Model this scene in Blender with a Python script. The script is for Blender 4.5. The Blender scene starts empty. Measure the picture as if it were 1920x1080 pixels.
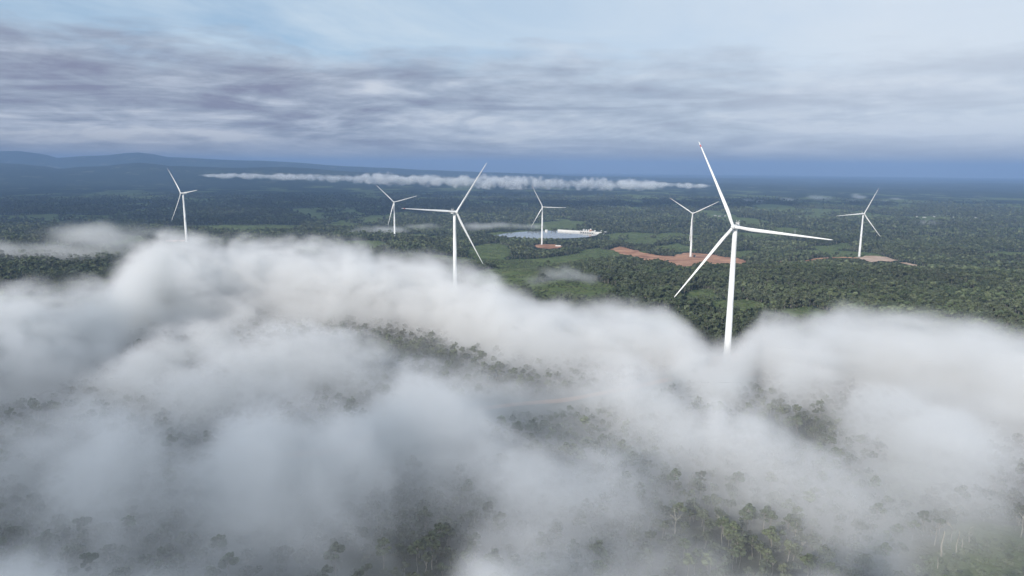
import bpy, math, random
import numpy as np
from mathutils import Matrix, Vector

random.seed(11)
RNG = np.random.default_rng(7)
sc = bpy.context.scene
COL = sc.collection
R_ = math.radians

# ------------------------------------------------------------------ camera frame (metres, camera over the origin)
CAM_Z = 300.0
PITCH, ROLL = R_(10.103), R_(0.404)
FPX = 1280.0                       # focal length in pixels of a 1920 wide frame (24 mm lens)
FW = np.array([0, math.cos(PITCH), -math.sin(PITCH)])
R0 = np.array([1.0, 0, 0]); U0 = np.array([0, math.sin(PITCH), math.cos(PITCH)])
RT = math.cos(ROLL) * R0 + math.sin(ROLL) * U0
UP = -math.sin(ROLL) * R0 + math.cos(ROLL) * U0
CAM = np.array([0, 0, CAM_Z])


def ray(px, py):
    d = FW + RT * (px - 960) / FPX - UP * (py - 540) / FPX
    return d / np.linalg.norm(d)


def at_depth(px, py, depth):
    d = FW + RT * (px - 960) / FPX - UP * (py - 540) / FPX
    return CAM + d * depth


def project(P):
    Q = np.asarray(P, float) - CAM
    z = Q @ FW
    zz = np.where(z > 1, z, 1)
    return 960 + FPX * (Q @ RT) / zz, 540 - FPX * (Q @ UP) / zz, z


cam = bpy.data.cameras.new('camera')
cam.lens, cam.sensor_width = 24.0, 36.0
cam.clip_start, cam.clip_end = 1.0, 120000.0
cam_o = bpy.data.objects.new('camera', cam); COL.objects.link(cam_o)
M = Matrix.Identity(4)
for i in range(3):
    M[i][0], M[i][1], M[i][2], M[i][3] = RT[i], UP[i], -FW[i], CAM[i]
cam_o.matrix_world = M
sc.camera = cam_o

# ------------------------------------------------------------------ numpy noise


def _h(ix, iy, iz, seed):
    n = (ix.astype(np.uint32) * np.uint32(374761393) + iy.astype(np.uint32) * np.uint32(668265263)
         + iz.astype(np.uint32) * np.uint32(2147483647 - 58) + np.uint32((seed * 974634777) & 0xffffffff))
    n = (n ^ (n >> np.uint32(13))) * np.uint32(1274126177)
    n = (n ^ (n >> np.uint32(15))) * np.uint32(2246822519)
    n ^= n >> np.uint32(16)
    return n.astype(np.float32) * np.float32(1 / 4294967295.0)


def vnoise(x, y, z=None, seed=0):
    """smooth value noise, 0..1"""
    x = np.asarray(x, np.float32); y = np.asarray(y, np.float32)
    two = z is None
    z = np.zeros_like(x) if two else np.asarray(z, np.float32)
    fx, fy, fz = np.floor(x), np.floor(y), np.floor(z)
    ix, iy, iz = fx.astype(np.int32), fy.astype(np.int32), fz.astype(np.int32)
    x, y, z = x - fx, y - fy, z - fz
    sx = x * x * x * (x * (x * 6 - 15) + 10); sy = y * y * y * (y * (y * 6 - 15) + 10); sz = z * z * z * (z * (z * 6 - 15) + 10)

    def plane(iz):
        a = _h(ix, iy, iz, seed); b = _h(ix + 1, iy, iz, seed)
        c = _h(ix, iy + 1, iz, seed); d = _h(ix + 1, iy + 1, iz, seed)
        a = a + (b - a) * sx; c = c + (d - c) * sx
        return a + (c - a) * sy
    p = plane(iz)
    if two:
        return p
    q = plane(iz + 1)
    return p + (q - p) * sz


def fbm(x, y, z=None, octaves=4, gain=0.5, lac=2.03, seed=0):
    s = 0; a = 1.0; t = 0
    for o in range(octaves):
        k = lac ** o
        s = s + a * (vnoise(x * k + 17.3 * o, y * k - 9.1 * o, None if z is None else z * k + 5.7 * o, seed + o) - 0.5)
        t += a; a *= gain
    return s / t          # about -0.5 .. 0.5


def sstep(a, b, x):
    t = np.clip((x - a) / (b - a), 0, 1)
    return t * t * (3 - 2 * t)


# ------------------------------------------------------------------ terrain height
CTRL = np.array([  # x, y, ground height
    (199, 609, 117), (-81, 953, 106), (-895, 1868, 90), (-405, 2346, 46), (104, 2399, 30), (535, 2035, 35), (1034, 2021, 39),
    (0, 60, 128), (0, 280, 124), (-350, 320, 122), (380, 330, 122), (-600, 700, 112), (560, 800, 108), (900, 900, 100),
    (260, 2800, 10), (260, 3100, 9), (-150, 2900, 10), (600, 2900, 11), (-1500, 1500, 92), (-1300, 2400, 62), (1700, 2000, 40),
    (230, 1500, 74), (700, 1450, 76), (1100, 1300, 76), (-350, 1500, 88), (300, 2250, 31), (760, 2450, 18), (1500, 3000, 8),
    (-900, 3200, 22), (0, -600, 128), (-900, -100, 120), (900, -100, 120), (0, 3900, 8), (2500, 3900, 4), (-2500, 3900, 10),
    (-2300, 2200, 70), (2600, 1800, 40), (2000, 600, 90), (-2000, 600, 110), (140, 2560, 26), (1750, 1250, 60)], float)


def _tps(r2):
    return np.where(r2 > 0, r2 * np.log(r2 + 1e-12), 0) * 0.5


_P = CTRL[:, :2] / 1000
_n = len(_P)
_K = _tps(((_P[:, None] - _P[None]) ** 2).sum(-1)) + 0.002 * np.eye(_n)
_A = np.zeros((_n + 3, _n + 3)); _A[:_n, :_n] = _K; _A[:_n, _n] = 1; _A[:_n, _n + 1:] = _P; _A[_n, :_n] = 1; _A[_n + 1:, :_n] = _P.T
_W = np.linalg.solve(_A, np.concatenate([CTRL[:, 2], np.zeros(3)]))

# skyline of the far hills: azimuth (deg) -> height above the camera level in pixels, read at 26 km
_SKX = np.array([-400, -250, -120, 0, 50, 100, 120, 170, 210, 245, 270, 300, 325, 400, 500, 600, 700, 780, 850, 1000, 1150, 1300, 1600, 2300], float)
_SKH = np.array([9, 14, 12, 16, 17, 12, 7, 10.5, 12, 16, 18, 15, 10.5, 9, 6.5, 3, -4, -7, -10, -15, -17, -19, -21, -21], float)


def ground_z(x, y):
    x = np.asarray(x, float); y = np.asarray(y, float)
    r = np.hypot(x, y)
    sh = x.shape
    xs, ys = np.clip(x, -2700, 2700).ravel() / 1000, np.clip(y, -700, 4000).ravel() / 1000
    z = np.full(xs.shape, _W[_n]) + _W[_n + 1] * xs + _W[_n + 2] * ys
    for k in range(_n):
        z += _W[k] * _tps((xs - _P[k, 0]) ** 2 + (ys - _P[k, 1]) ** 2)
    z = z.reshape(sh)
    far = sstep(3000, 4300, r)
    z = z * (1 - far) + 6 * far
    amp = 10 * sstep(700, 1500, r) * (1 - sstep(3000, 4500, r)) + 3.0
    lake = np.exp(-(((x - 230) / 420) ** 2 + ((y - 2900) / 330) ** 2))
    z = z + amp * (1 - 0.9 * np.clip(lake * 1.3, 0, 1)) * 2 * fbm(x / 330, y / 330, octaves=3, seed=3)
    z = z + 26 * sstep(5000, 12000, r) * fbm(x / 2600, y / 2600, octaves=3, seed=8) * 2
    # hills on the skyline
    az = np.arctan2(x, np.maximum(y, 1e-3))
    pxx = 960 + FPX * np.tan(np.clip(az, -1.2, 1.2))
    top = np.interp(pxx, _SKX, _SKH) / FPX * 19000 * np.sqrt(1 + ((pxx - 960) / FPX) ** 2)
    top = top + 300 + 22 + 45 * fbm(pxx / 90, pxx * 0 + 3.1, octaves=3, seed=5)
    rr = r / np.sqrt(1 + ((np.clip(pxx, -600, 2500) - 960) / FPX) ** 2)
    bump = np.exp(-((rr - 18300) / 2300) ** 2)
    bump = np.maximum(bump, 0.62 * np.exp(-((rr - 12800) / 1900) ** 2) * (0.6 + 0.8 * vnoise(x / 3000, y / 3000, seed=31)))
    z = np.where(y > 0, z + np.maximum(top, 0) * bump * sstep(0, 3000, y), z)
    return z - r * r / (2 * 7.3e6)


def hit_ground(px, py, lift=0.0):
    d = ray(px, py)
    t = np.geomspace(120, 40000, 900)
    P = CAM + d[None] * t[:, None]
    g = P[:, 2] - ground_z(P[:, 0], P[:, 1]) - lift
    k = np.argmax(g < 0)
    if k == 0:
        k = len(t) - 1
    a = g[k - 1] / (g[k - 1] - g[k] + 1e-9)
    return P[k - 1] + (P[k] - P[k - 1]) * a


# ------------------------------------------------------------------ materials


class N:
    """tiny node builder"""

    def __init__(s, tree):
        s.t = tree

    def __call__(s, typ, _out=0, **kw):
        n = s.t.nodes.new(typ)
        for k, v in list(kw.items()):
            if hasattr(n, k) and k not in n.inputs:
                setattr(n, k, v); kw.pop(k)
        for k, v in kw.items():
            key = int(k[1:]) if k[0] == 'i' and k[1:].isdigit() else k.replace('_', ' ')
            s.put(n.inputs[key], v)
        return n

    def put(s, sock, v):
        if hasattr(v, 'outputs'):
            v = v.outputs[0]
        if isinstance(v, bpy.types.NodeSocket):
            s.t.links.new(v, sock)
        else:
            sock.default_value = v

    def math(s, op, a, b=0.0, c=None, clamp=False):
        n = s.t.nodes.new('ShaderNodeMath'); n.operation = op; n.use_clamp = clamp
        s.put(n.inputs[0], a); s.put(n.inputs[1], b)
        if c is not None:
            s.put(n.inputs[2], c)
        return n.outputs[0]

    def mix(s, f, a, b, blend='MIX'):
        n = s.t.nodes.new('ShaderNodeMix'); n.data_type = 'RGBA'; n.blend_type = blend
        s.put(n.inputs[0], f); s.put(n.inputs[6], a); s.put(n.inputs[7], b)
        return n.outputs[2]

    def ramp(s, f, pts):
        n = s.t.nodes.new('ShaderNodeValToRGB')
        e = n.color_ramp.elements
        while len(e) < len(pts):
            e.new(0.5)
        for k, (p, c) in enumerate(pts):
            e[k].position = p
            e[k].color = (c, c, c, 1) if isinstance(c, (int, float)) else (*c, 1)
        s.put(n.inputs[0], f)
        return n.outputs[0]

    def noise(s, vec, scale, detail=4, rough=0.5, out=0, **kw):
        n = s.t.nodes.new('ShaderNodeTexNoise')
        n.inputs['Scale'].default_value = scale; n.inputs['Detail'].default_value = detail
        n.inputs['Roughness'].default_value = rough
        for k, v in kw.items():
            n.inputs[k].default_value = v
        if vec is not None:
            s.put(n.inputs['Vector'], vec)
        return n.outputs[out]


def material(name, colour=(0.5, 0.5, 0.5), rough=0.7, var=0.12, scale=0.5, bump=0.0, metal=0.0, tint=None):
    m = bpy.data.materials.new(name); m.use_nodes = True
    nt = m.node_tree; n = N(nt)
    b = nt.nodes['Principled BSDF']
    tc = nt.nodes.new('ShaderNodeTexCoord')
    f = n.noise(tc.outputs['Object'], scale, 5, 0.6)
    lo = tuple(c * (1 - var * 1.6) for c in colour); hi = tuple(min(1, c * (1 + var)) for c in colour)
    if tint:
        hi = tint
    col = n.ramp(f, [(0.3, lo), (0.7, hi)])
    n.put(b.inputs['Base Color'], col)
    b.inputs['Roughness'].default_value = rough; b.inputs['Metallic'].default_value = metal
    if bump:
        bn = nt.nodes.new('ShaderNodeBump'); bn.inputs['Strength'].default_value = 0.6; bn.inputs['Distance'].default_value = bump
        n.put(bn.inputs['Height'], f); n.put(b.inputs['Normal'], bn)
    return m


MAT = {}
MAT['white'] = material('white_turbine_paint', (0.80, 0.80, 0.79), 0.42, 0.025, 0.12)
MAT['greybox'] = material('grey_metal', (0.33, 0.34, 0.36), 0.5, 0.12, 0.8)
MAT['dark'] = material('dark_metal', (0.05, 0.055, 0.06), 0.55, 0.2, 0.8)
MAT['red'] = material('red_marking_paint', (0.55, 0.05, 0.05), 0.5, 0.06, 0.3)
MAT['concrete'] = material('pale_concrete', (0.68, 0.66, 0.62), 0.8, 0.08, 0.06)
MAT['wall_white'] = material('white_render', (0.80, 0.79, 0.76), 0.85, 0.08, 0.2)
MAT['wall_orange'] = material('orange_render', (0.56, 0.30, 0.19), 0.85, 0.1, 0.2)
MAT['roof_pale'] = material('pale_roof_sheet', (0.66, 0.67, 0.68), 0.5, 0.1, 0.3)
MAT['roof_dull'] = material('weathered_roof_sheet', (0.36, 0.37, 0.38), 0.6, 0.15, 0.3)
MAT['wall_dull'] = material('weathered_wall', (0.46, 0.45, 0.42), 0.85, 0.1, 0.2)
MAT['roof_rust'] = material('rusty_roof_sheet', (0.36, 0.17, 0.10), 0.7, 0.15, 0.3)
MAT['glass'] = material('dark_window', (0.04, 0.05, 0.06), 0.2, 0.1, 1.0)
MAT['bark'] = material('pale_bark', (0.40, 0.36, 0.31), 0.9, 0.25, 0.9, 0.04)
MAT['bark_dead'] = material('bleached_bark', (0.47, 0.43, 0.37), 0.9, 0.16, 0.7, 0.04)
MAT['soil'] = material('red_earth', (0.46, 0.165, 0.075), 0.95, 0.36, 0.022, 0.5, tint=(0.64, 0.33, 0.185))
MAT['soil_pale'] = material('pale_earth', (0.50, 0.29, 0.19), 0.95, 0.2, 0.04, 0.5, tint=(0.70, 0.52, 0.39))


def leaf_material(name, a, b, c):
    m = bpy.data.materials.new(name); m.use_nodes = True
    nt = m.node_tree; n = N(nt); bs = nt.nodes['Principled BSDF']
    oi = nt.nodes.new('ShaderNodeObjectInfo'); geo = nt.nodes.new('ShaderNodeNewGeometry')
    tc = nt.nodes.new('ShaderNodeTexCoord')
    big = n.noise(geo.outputs['Position'], 0.006, 3, 0.55)
    base = n.ramp(oi.outputs['Random'], [(0.0, a), (0.45, b), (0.9, c), (1.0, tuple(x * 1.25 for x in c))])
    base = n.mix(n.math('MULTIPLY', n.ramp(big, [(0.35, 0.0), (0.65, 1.0)]), 0.4), base, (0.085, 0.090, 0.055, 1))
    stand = n.noise(geo.outputs['Position'], 0.0032, 4, 0.6, Distortion=0.8)
    base = n.mix(1.0, base, n.ramp(stand, [(0.30, 0.66), (0.46, 0.95), (0.56, 1.2), (0.70, 1.65)]), 'MULTIPLY')
    brown = n.ramp(n.noise(geo.outputs['Position'], 0.011, 4, 0.65), [(0.55, 0.0), (0.72, 0.5)])
    base = n.mix(brown, base, (0.085, 0.078, 0.060, 1))
    isl = n.ramp(geo.outputs['Random Per Island'], [(0, 0.78), (1, 1.2)])
    base = n.mix(1.0, base, isl, 'MULTIPLY')
    n.put(bs.inputs['Base Color'], base)
    bs.inputs['Roughness'].default_value = 0.65
    bs.inputs['Specular IOR Level'].default_value = 0.25
    return m


MAT['leaf'] = leaf_material('rainforest_leaves', (0.050, 0.068, 0.040), (0.063, 0.083, 0.048), (0.088, 0.104, 0.062))
MAT['leaf_light'] = leaf_material('pale_green_leaves', (0.066, 0.092, 0.046), (0.094, 0.122, 0.058), (0.125, 0.146, 0.080))

# ------------------------------------------------------------------ mesh helpers


def mesh_obj(name, verts, faces, mat, parent=None, smooth=False, loc=None):
    me = bpy.data.meshes.new(name)
    me.from_pydata([tuple(v) for v in verts], [], [tuple(f) for f in faces])
    if mat:
        me.materials.append(mat)
    if smooth:
        me.shade_smooth()
    o = bpy.data.objects.new(name, me); COL.objects.link(o)
    if parent:
        o.parent = parent
    if loc is not None:
        o.location = loc
    return o


def tag(o, label=None, cat=None, group=None, kind=None):
    if label: o['label'] = label
    if cat: o['category'] = cat
    if group: o['group'] = group
    if kind: o['kind'] = kind
    return o


def empty(name, loc, label, cat, group=None, rz=0.0):
    o = bpy.data.objects.new(name, None); COL.objects.link(o)
    o.location = tuple(loc); o.rotation_euler = (0, 0, rz); o.empty_display_size = 1
    return tag(o, label, cat, group)


class MB:
    def __init__(s):
        s.v = []; s.f = []

    def loft(s, rings, cap=True):
        """rings: list of (k,3) arrays"""
        k = len(rings[0]); b = len(s.v)
        for r in rings:
            s.v += [tuple(p) for p in r]
        for i in range(len(rings) - 1):
            for j in range(k):
                a = b + i * k + j; c = b + i * k + (j + 1) % k
                s.f.append((a, c, c + k, a + k))
        if cap:
            s.f.append(tuple(b + j for j in range(k))[::-1])
            e = b + (len(rings) - 1) * k
            s.f.append(tuple(e + j for j in range(k)))
        return s

    def tube(s, pts, radii, k=8):
        pts = [np.array(p, float) for p in pts]; rings = []
        for i, p in enumerate(pts):
            t = pts[min(i + 1, len(pts) - 1)] - pts[max(i - 1, 0)]
            t = t / (np.linalg.norm(t) + 1e-9)
            a = np.cross(t, [0.31, 0.95, 0.05] if abs(t[1]) < 0.9 else [1, 0, 0]); a /= np.linalg.norm(a)
            c = np.cross(t, a)
            rings.append([p + radii[i] * (math.cos(w) * a + math.sin(w) * c) for w in np.linspace(0, 2 * math.pi, k, endpoint=False)])
        return s.loft(rings)

    def box(s, x0, x1, y0, y1, z0, z1, bev=0.0):
        def ring(z, e):
            return [(x0 + e, y0 + e, z), (x1 - e, y0 + e, z), (x1 - e, y1 - e, z), (x0 + e, y1 - e, z)]
        if bev:
            return s.loft([ring(z0, 0), ring(z1 - bev, 0), ring(z1, bev)])
        return s.loft([ring(z0, 0), ring(z1, 0)])

    def build(s, name, mat, parent=None, smooth=False):
        return mesh_obj(name, s.v, s.f, mat, parent, smooth)


# ------------------------------------------------------------------ ground sheet
def build_ground():
    azf = np.radians(np.concatenate([np.linspace(-180, -56, 60, endpoint=False), np.linspace(-56, 56, 820), np.linspace(56, 180, 60)[1:-1]]))
    rad = np.concatenate([[0.5, 40, 80], np.geomspace(110, 44000, 780)])
    A, Rr = np.meshgrid(azf, rad)
    X, Y = Rr * np.sin(A), Rr * np.cos(A)
    Z = ground_z(X, Y)
    na, nr = len(azf), len(rad)
    co = np.stack([X, Y, Z], -1).reshape(-1, 3).astype(np.float32)
    i, j = np.meshgrid(np.arange(nr - 1), np.arange(na), indexing='ij')
    j2 = (j + 1) % na
    q = np.stack([i * na + j, i * na + j2, (i + 1) * na + j2, (i + 1) * na + j], -1).reshape(-1, 4)[:, ::-1]
    me = bpy.data.meshes.new('ground')
    me.vertices.add(len(co)); me.vertices.foreach_set('co', co.ravel())
    me.loops.add(q.size); me.loops.foreach_set('vertex_index', q.ravel().astype(np.int32))
    me.polygons.add(len(q)); me.polygons.foreach_set('loop_start', np.arange(0, q.size, 4, dtype=np.int32))
    me.update(calc_edges=True)
    me.shade_smooth()
    f = field_mask(co[:, 0], co[:, 1])
    at = me.attributes.new('field', 'FLOAT', 'POINT'); at.data.foreach_set('value', f.astype(np.float32))
    m = bpy.data.materials.new('forest_floor'); m.use_nodes = True
    nt = m.node_tree; n = N(nt); b = nt.nodes['Principled BSDF']
    geo = nt.nodes.new('ShaderNodeNewGeometry'); pos = geo.outputs['Position']
    fine = n.noise(pos, 0.06, 6, 0.62); mid = n.noise(pos, 0.006, 5, 0.6); big = n.noise(pos, 0.0011, 5, 0.62); patch = n.noise(pos, 0.0028, 4, 0.6, Distortion=0.6)
    floor_ = n.ramp(fine, [(0.3, (0.010, 0.019, 0.010)), (0.55, (0.024, 0.038, 0.018)), (0.75, (0.050, 0.064, 0.030))])
    floor_ = n.mix(n.ramp(mid, [(0.42, 0.0), (0.62, 0.55)]), floor_, (0.016, 0.030, 0.015, 1))
    floor_ = n.mix(n.ramp(big, [(0.52, 0.0), (0.70, 0.6)]), floor_, (0.070, 0.088, 0.042, 1))
    floor_ = n.mix(n.ramp(patch, [(0.60, 0.0), (0.68, 0.85)]), floor_, (0.15, 0.150, 0.090, 1))
    grass = n.ramp(n.noise(pos, 0.03, 6, 0.65), [(0.3, (0.072, 0.105, 0.038)), (0.55, (0.125, 0.155, 0.058)), (0.75, (0.19, 0.185, 0.09))])
    at_n = nt.nodes.new('ShaderNodeAttribute'); at_n.attribute_name = 'field'
    n.put(b.inputs['Base Color'], n.mix(at_n.outputs['Fac'], floor_, grass))
    b.inputs['Roughness'].default_value = 0.95; b.inputs['Specular IOR Level'].default_value = 0.1
    bn = nt.nodes.new('ShaderNodeBump'); bn.inputs['Strength'].default_value = 1.0; bn.inputs['Distance'].default_value = 7.0
    n.put(bn.inputs['Height'], n.noise(pos, 0.022, 5, 0.7)); n.put(b.inputs['Normal'], bn)
    me.materials.append(m)
    o = bpy.data.objects.new('ground', me); COL.objects.link(o)
    return tag(o, 'rolling green forest floor running out to blue hills', 'ground', kind='structure')


# ------------------------------------------------------------------ clearings: outlines on the ground
def outline(pts):
    return np.array([hit_ground(x, y)[:2] for x, y in pts])


def inside(poly, x, y):
    r = np.zeros(np.shape(x), bool); n = len(poly)
    for i in range(n):
        x0, y0 = poly[i]; x1, y1 = poly[(i + 1) % n]
        c = ((y0 > y) != (y1 > y)) & (x < (x1 - x0) * (y - y0) / (y1 - y0 + 1e-12) + x0)
        r ^= c
    return r


FIELDS_PX = [
    [(865, 520), (935, 500), (1000, 500), (1012, 520), (985, 540), (890, 545)],
    [(985, 532), (1060, 522), (1150, 535), (1140, 560), (1000, 562)],
    [(640, 452), (700, 450), (735, 458), (700, 466), (650, 464)],
    [(1150, 452), (1200, 447), (1235, 455), (1190, 462)],
    [(1520, 462), (1590, 455), (1600, 465), (1540, 470)],
    [(1275, 548), (1310, 541), (1340, 541), (1345, 556), (1300, 562), (1278, 558)],
    [(1895, 592), (1960, 584), (1960, 604), (1915, 606)],
    [(1020, 486), (1060, 478), (1110, 470), (1145, 474), (1185, 482), (1150, 488), (1090, 492), (1060, 500), (1010, 500)],
    [(985, 535), (1050, 526), (1130, 528), (1150, 545), (1080, 552), (1000, 552)],
    [(880, 462), (935, 455), (960, 470), (945, 490), (905, 488), (880, 478)],
    [(930, 482), (945, 474), (945, 483)],
    [(1228, 461), (1270, 455), (1300, 463), (1310, 470), (1260, 474), (1228, 468)],
    [(1370, 472), (1420, 470), (1432, 476), (1400, 482), (1365, 480)],
    [(1840, 478), (1880, 471), (1925, 473), (1925, 481), (1850, 483)],
    [(755, 440), (790, 437), (800, 443), (770, 446)],
    [(1330, 568), (1400, 560), (1450, 572), (1400, 585), (1340, 580)],
    [(1450, 580), (1520, 574), (1570, 590), (1530, 606), (1470, 596)],
    [(1700, 1010), (1790, 985), (1935, 1005), (1935, 1095), (1700, 1095)],
    [(1620, 900), (1680, 860), (1760, 880), (1700, 950)],
    [(1180, 600), (1260, 590), (1290, 640), (1200, 650)],
]
SOIL_PX = {
    'main': [(1140, 467), (1160, 462.5), (1185, 467), (1204, 474), (1230, 478), (1262, 481), (1280, 475), (1300, 474), (1335, 477), (1360, 483),
             (1385, 484), (1400, 491), (1382, 498), (1340, 501), (1318, 497), (1290, 502), (1268, 499), (1240, 492), (1215, 493), (1188, 483), (1160, 476)],
    'left_small': [(1000, 462), (1010, 458), (1040, 458.5), (1054, 462), (1050, 466.5), (1025, 467), (1005, 465)],
    'pale': [(1606, 483), (1622, 480.5), (1640, 479.5), (1655, 482), (1668, 482.5), (1677, 486.5), (1687, 489.5), (1670, 491.5), (1654, 490), (1640, 493), (1622, 489)],
    'west': [(303, 452.5), (328, 450), (350, 450.5), (353, 453.5), (330, 455)],
    'near': [(1330, 672), (1380, 662), (1420, 668), (1440, 690), (1400, 712), (1340, 712), (1318, 690)],
}
TRACK_PX = {
    'east': [(1448, 491), (1480, 492), (1510, 490.5), (1528, 487), (1545, 484), (1575, 483), (1612, 484.5)],
    'far_east': [(1692, 492), (1712, 497), (1738, 503)],
    'front': [(430, 842), (520, 856), (600, 852), (650, 842), (700, 820), (780, 792), (880, 770), (980, 758), (1060, 752), (1150, 735), (1260, 712), (1340, 695)],
}
FIELDS = [outline(p) for p in FIELDS_PX]
SOIL = {k: outline(p) for k, p in SOIL_PX.items()}
LAKE_PX = [(925, 442), (950, 437), (985, 434), (1020, 433), (1046, 432.2), (1085, 434.5), (1125, 437), (1118, 441), (1100, 445), (1060, 447), (1010, 448), (960, 447)]
LAKE_Z = 12.0
LAKE = np.array([(CAM + (lambda d: d * ((LAKE_Z - CAM_Z) / d[2]))(ray(x, y)))[:2] for x, y in LAKE_PX])


def field_mask(x, y):
    wx = x + 26 * fbm(x / 60, y / 60, octaves=3, seed=21); wy = y + 60 * fbm(x / 60, y / 60, octaves=3, seed=22)
    m = np.zeros(np.shape(x), bool)
    for p in FIELDS:
        m |= inside(p, wx, wy)
    r = np.hypot(x, y)
    rnd = fbm(x / 260, y / 420, octaves=4, seed=40)
    m2 = (rnd > 0.115 - 0.03 * sstep(2400, 3600, r)) & (r > 1100) & (r < 10000)
    return (m | m2).astype(np.float32)


def sheet(name, poly, mat, lift, label, cat, step, noise=0.35):
    """an earth sheet draped on the ground inside an outline with a ragged rim and a raised bank along it"""
    lo, hi = poly.min(0) - 3 * step, poly.max(0) + 3 * step
    xs, ys = np.arange(lo[0], hi[0], step), np.arange(lo[1], hi[1], step)
    X, Y = np.meshgrid(xs, ys)
    wx = X + noise * step * 14 * fbm(X / (step * 6), Y / (step * 6), octaves=4, seed=51)
    wy = Y + noise * step * 20 * fbm(X / (step * 6), Y / (step * 6), octaves=4, seed=52)
    ok = inside(poly, wx, wy)
    Z = ground_z(X, Y) + lift + 0.5 * fbm(X / 14, Y / 14, octaves=3, seed=53)
    idx = -np.ones(X.shape, int); verts = []; faces = []
    cell = ok[:-1, :-1] & ok[1:, :-1] & ok[:-1, 1:] & ok[1:, 1:]
    for i, j in zip(*np.nonzero(cell)):
        q = []
        for a, b in ((i, j), (i, j + 1), (i + 1, j + 1), (i + 1, j)):
            if idx[a, b] < 0:
                idx[a, b] = len(verts); verts.append((X[a, b], Y[a, b], Z[a, b]))
            q.append(idx[a, b])
        faces.append(q)
    o = mesh_obj(name, verts, faces, mat, smooth=True)
    return tag(o, label, cat, kind='structure')


def track(name, pts, width, mat, label):
    P = outline(pts)
    t = np.linspace(0, len(P) - 1, 12 * len(P))
    x, y = np.interp(t, np.arange(len(P)), P[:, 0]), np.interp(t, np.arange(len(P)), P[:, 1])
    k = np.ones(9) / 9
    x = np.convolve(np.pad(x, 4, 'edge'), k, 'valid'); y = np.convolve(np.pad(y, 4, 'edge'), k, 'valid')
    dx, dy = np.gradient(x), np.gradient(y); L = np.hypot(dx, dy) + 1e-9
    v = []; f = []
    for s in (-1, -0.4, 0.4, 1):
        w = width / 2 * (1 + 0.5 * fbm(t * 1.3 + s * 7, t * 0, octaves=2, seed=61))
        px, py = x - s * w * dy / L, y + s * w * dx / L
        v.append(np.stack([px, py, ground_z(px, py) + 0.7 - 0.25 * (abs(s) < 0.5)], -1))
    n = len(x); V = np.concatenate(v)
    for b in range(3):
        for i in range(n - 1):
            f.append((b * n + i, b * n + i + 1, (b + 1) * n + i + 1, (b + 1) * n + i))
    o = mesh_obj(name, V, f, mat, smooth=True)
    return tag(o, label, 'dirt road', kind='structure'), np.stack([x, y], -1)


ground = build_ground()
sheet('earth_pad', SOIL['main'], MAT['soil'], 0.9, 'long bare red earth platform and haul road under a turbine', 'clearing', 5.0)
sheet('earth_pad', SOIL['left_small'], MAT['soil'], 0.9, 'small red earth pad by the lake turbine', 'clearing', 4.0)
sheet('earth_pad', SOIL['pale'], MAT['soil_pale'], 0.9, 'pale sandy pad beside the far right turbine', 'clearing', 4.0)
sheet('earth_pad', SOIL['west'], MAT['soil_pale'], 0.9, 'strip of bare earth behind the fog by the far left turbine', 'clearing', 4.0)
sheet('earth_pad', SOIL['near'], MAT['soil'], 0.6, 'red earth pad in mist at the foot of the nearest turbine', 'clearing', 2.0)
_, TR1 = track('dirt_road', TRACK_PX['east'], 24, MAT['soil'], 'thin red dirt road through trees between two pads')
_, TR2 = track('dirt_road', TRACK_PX['far_east'], 22, MAT['soil_pale'], 'pale dirt road cut below the pale pad')
_, TR3 = track('dirt_road', TRACK_PX['front'], 9, MAT['soil'], 'reddish dirt road half seen through thin fog')
TRACKS = [(TR1, 15), (TR2, 14), (TR3, 7)]

# lake
lv = [(p[0], p[1], LAKE_Z) for p in LAKE]
_t = np.linspace(0, len(LAKE), 160, endpoint=False)
_cl = np.concatenate([LAKE, LAKE[:1]])
lx, ly = np.interp(_t, np.arange(len(_cl)), _cl[:, 0]), np.interp(_t, np.arange(len(_cl)), _cl[:, 1])
ly = ly + 14 * fbm(lx / 30, ly / 30, octaves=2, seed=71)
cx_, cy_ = lx.mean(), ly.mean()
lake = mesh_obj('lake', [(cx_, cy_, LAKE_Z)] + [(a, b, LAKE_Z) for a, b in zip(lx, ly)],
                [(0, 1 + i, 1 + (i + 1) % 160) for i in range(160)], None)
wm = bpy.data.materials.new('lake_water'); wm.use_nodes = True
_n2 = N(wm.node_tree); _b = wm.node_tree.nodes['Principled BSDF']
_b.inputs['Base Color'].default_value = (0.36, 0.36, 0.35, 1); _b.inputs['Roughness'].default_value = 0.10
_tc = wm.node_tree.nodes.new('ShaderNodeTexCoord')
_bm = wm.node_tree.nodes.new('ShaderNodeBump'); _bm.inputs['Strength'].default_value = 0.12; _bm.inputs['Distance'].default_value = 0.1
_n2.put(_bm.inputs['Height'], _n2.noise(_tc.outputs['Object'], 0.15, 4)); _n2.put(_b.inputs['Normal'], _bm)
lake.data.materials.append(wm)
tag(lake, 'still grey lake between trees and a white dam', 'lake', kind='structure')
# flatten the ground just below the lake
me = ground.data
co = np.empty(len(me.vertices) * 3, np.float32); me.vertices.foreach_get('co', co); co = co.reshape(-1, 3)
gx = (co[:, 0] - cx_) / 1.0; gy = co[:, 1]
near_l = inside(np.array([(a, b) for a, b in zip(cx_ + (lx - cx_) * 1.04, cy_ + (ly - cy_) * 1.06)]), co[:, 0], co[:, 1])
co[near_l, 2] = np.minimum(co[near_l, 2], LAKE_Z - 1.0)
me.vertices.foreach_set('co', co.ravel()); me.update()

# ------------------------------------------------------------------ wind turbines
TILT = R_(5); HUB_H, OV, RAD, CONE = 131.05, 6.5, 82.0, 6.4


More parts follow.
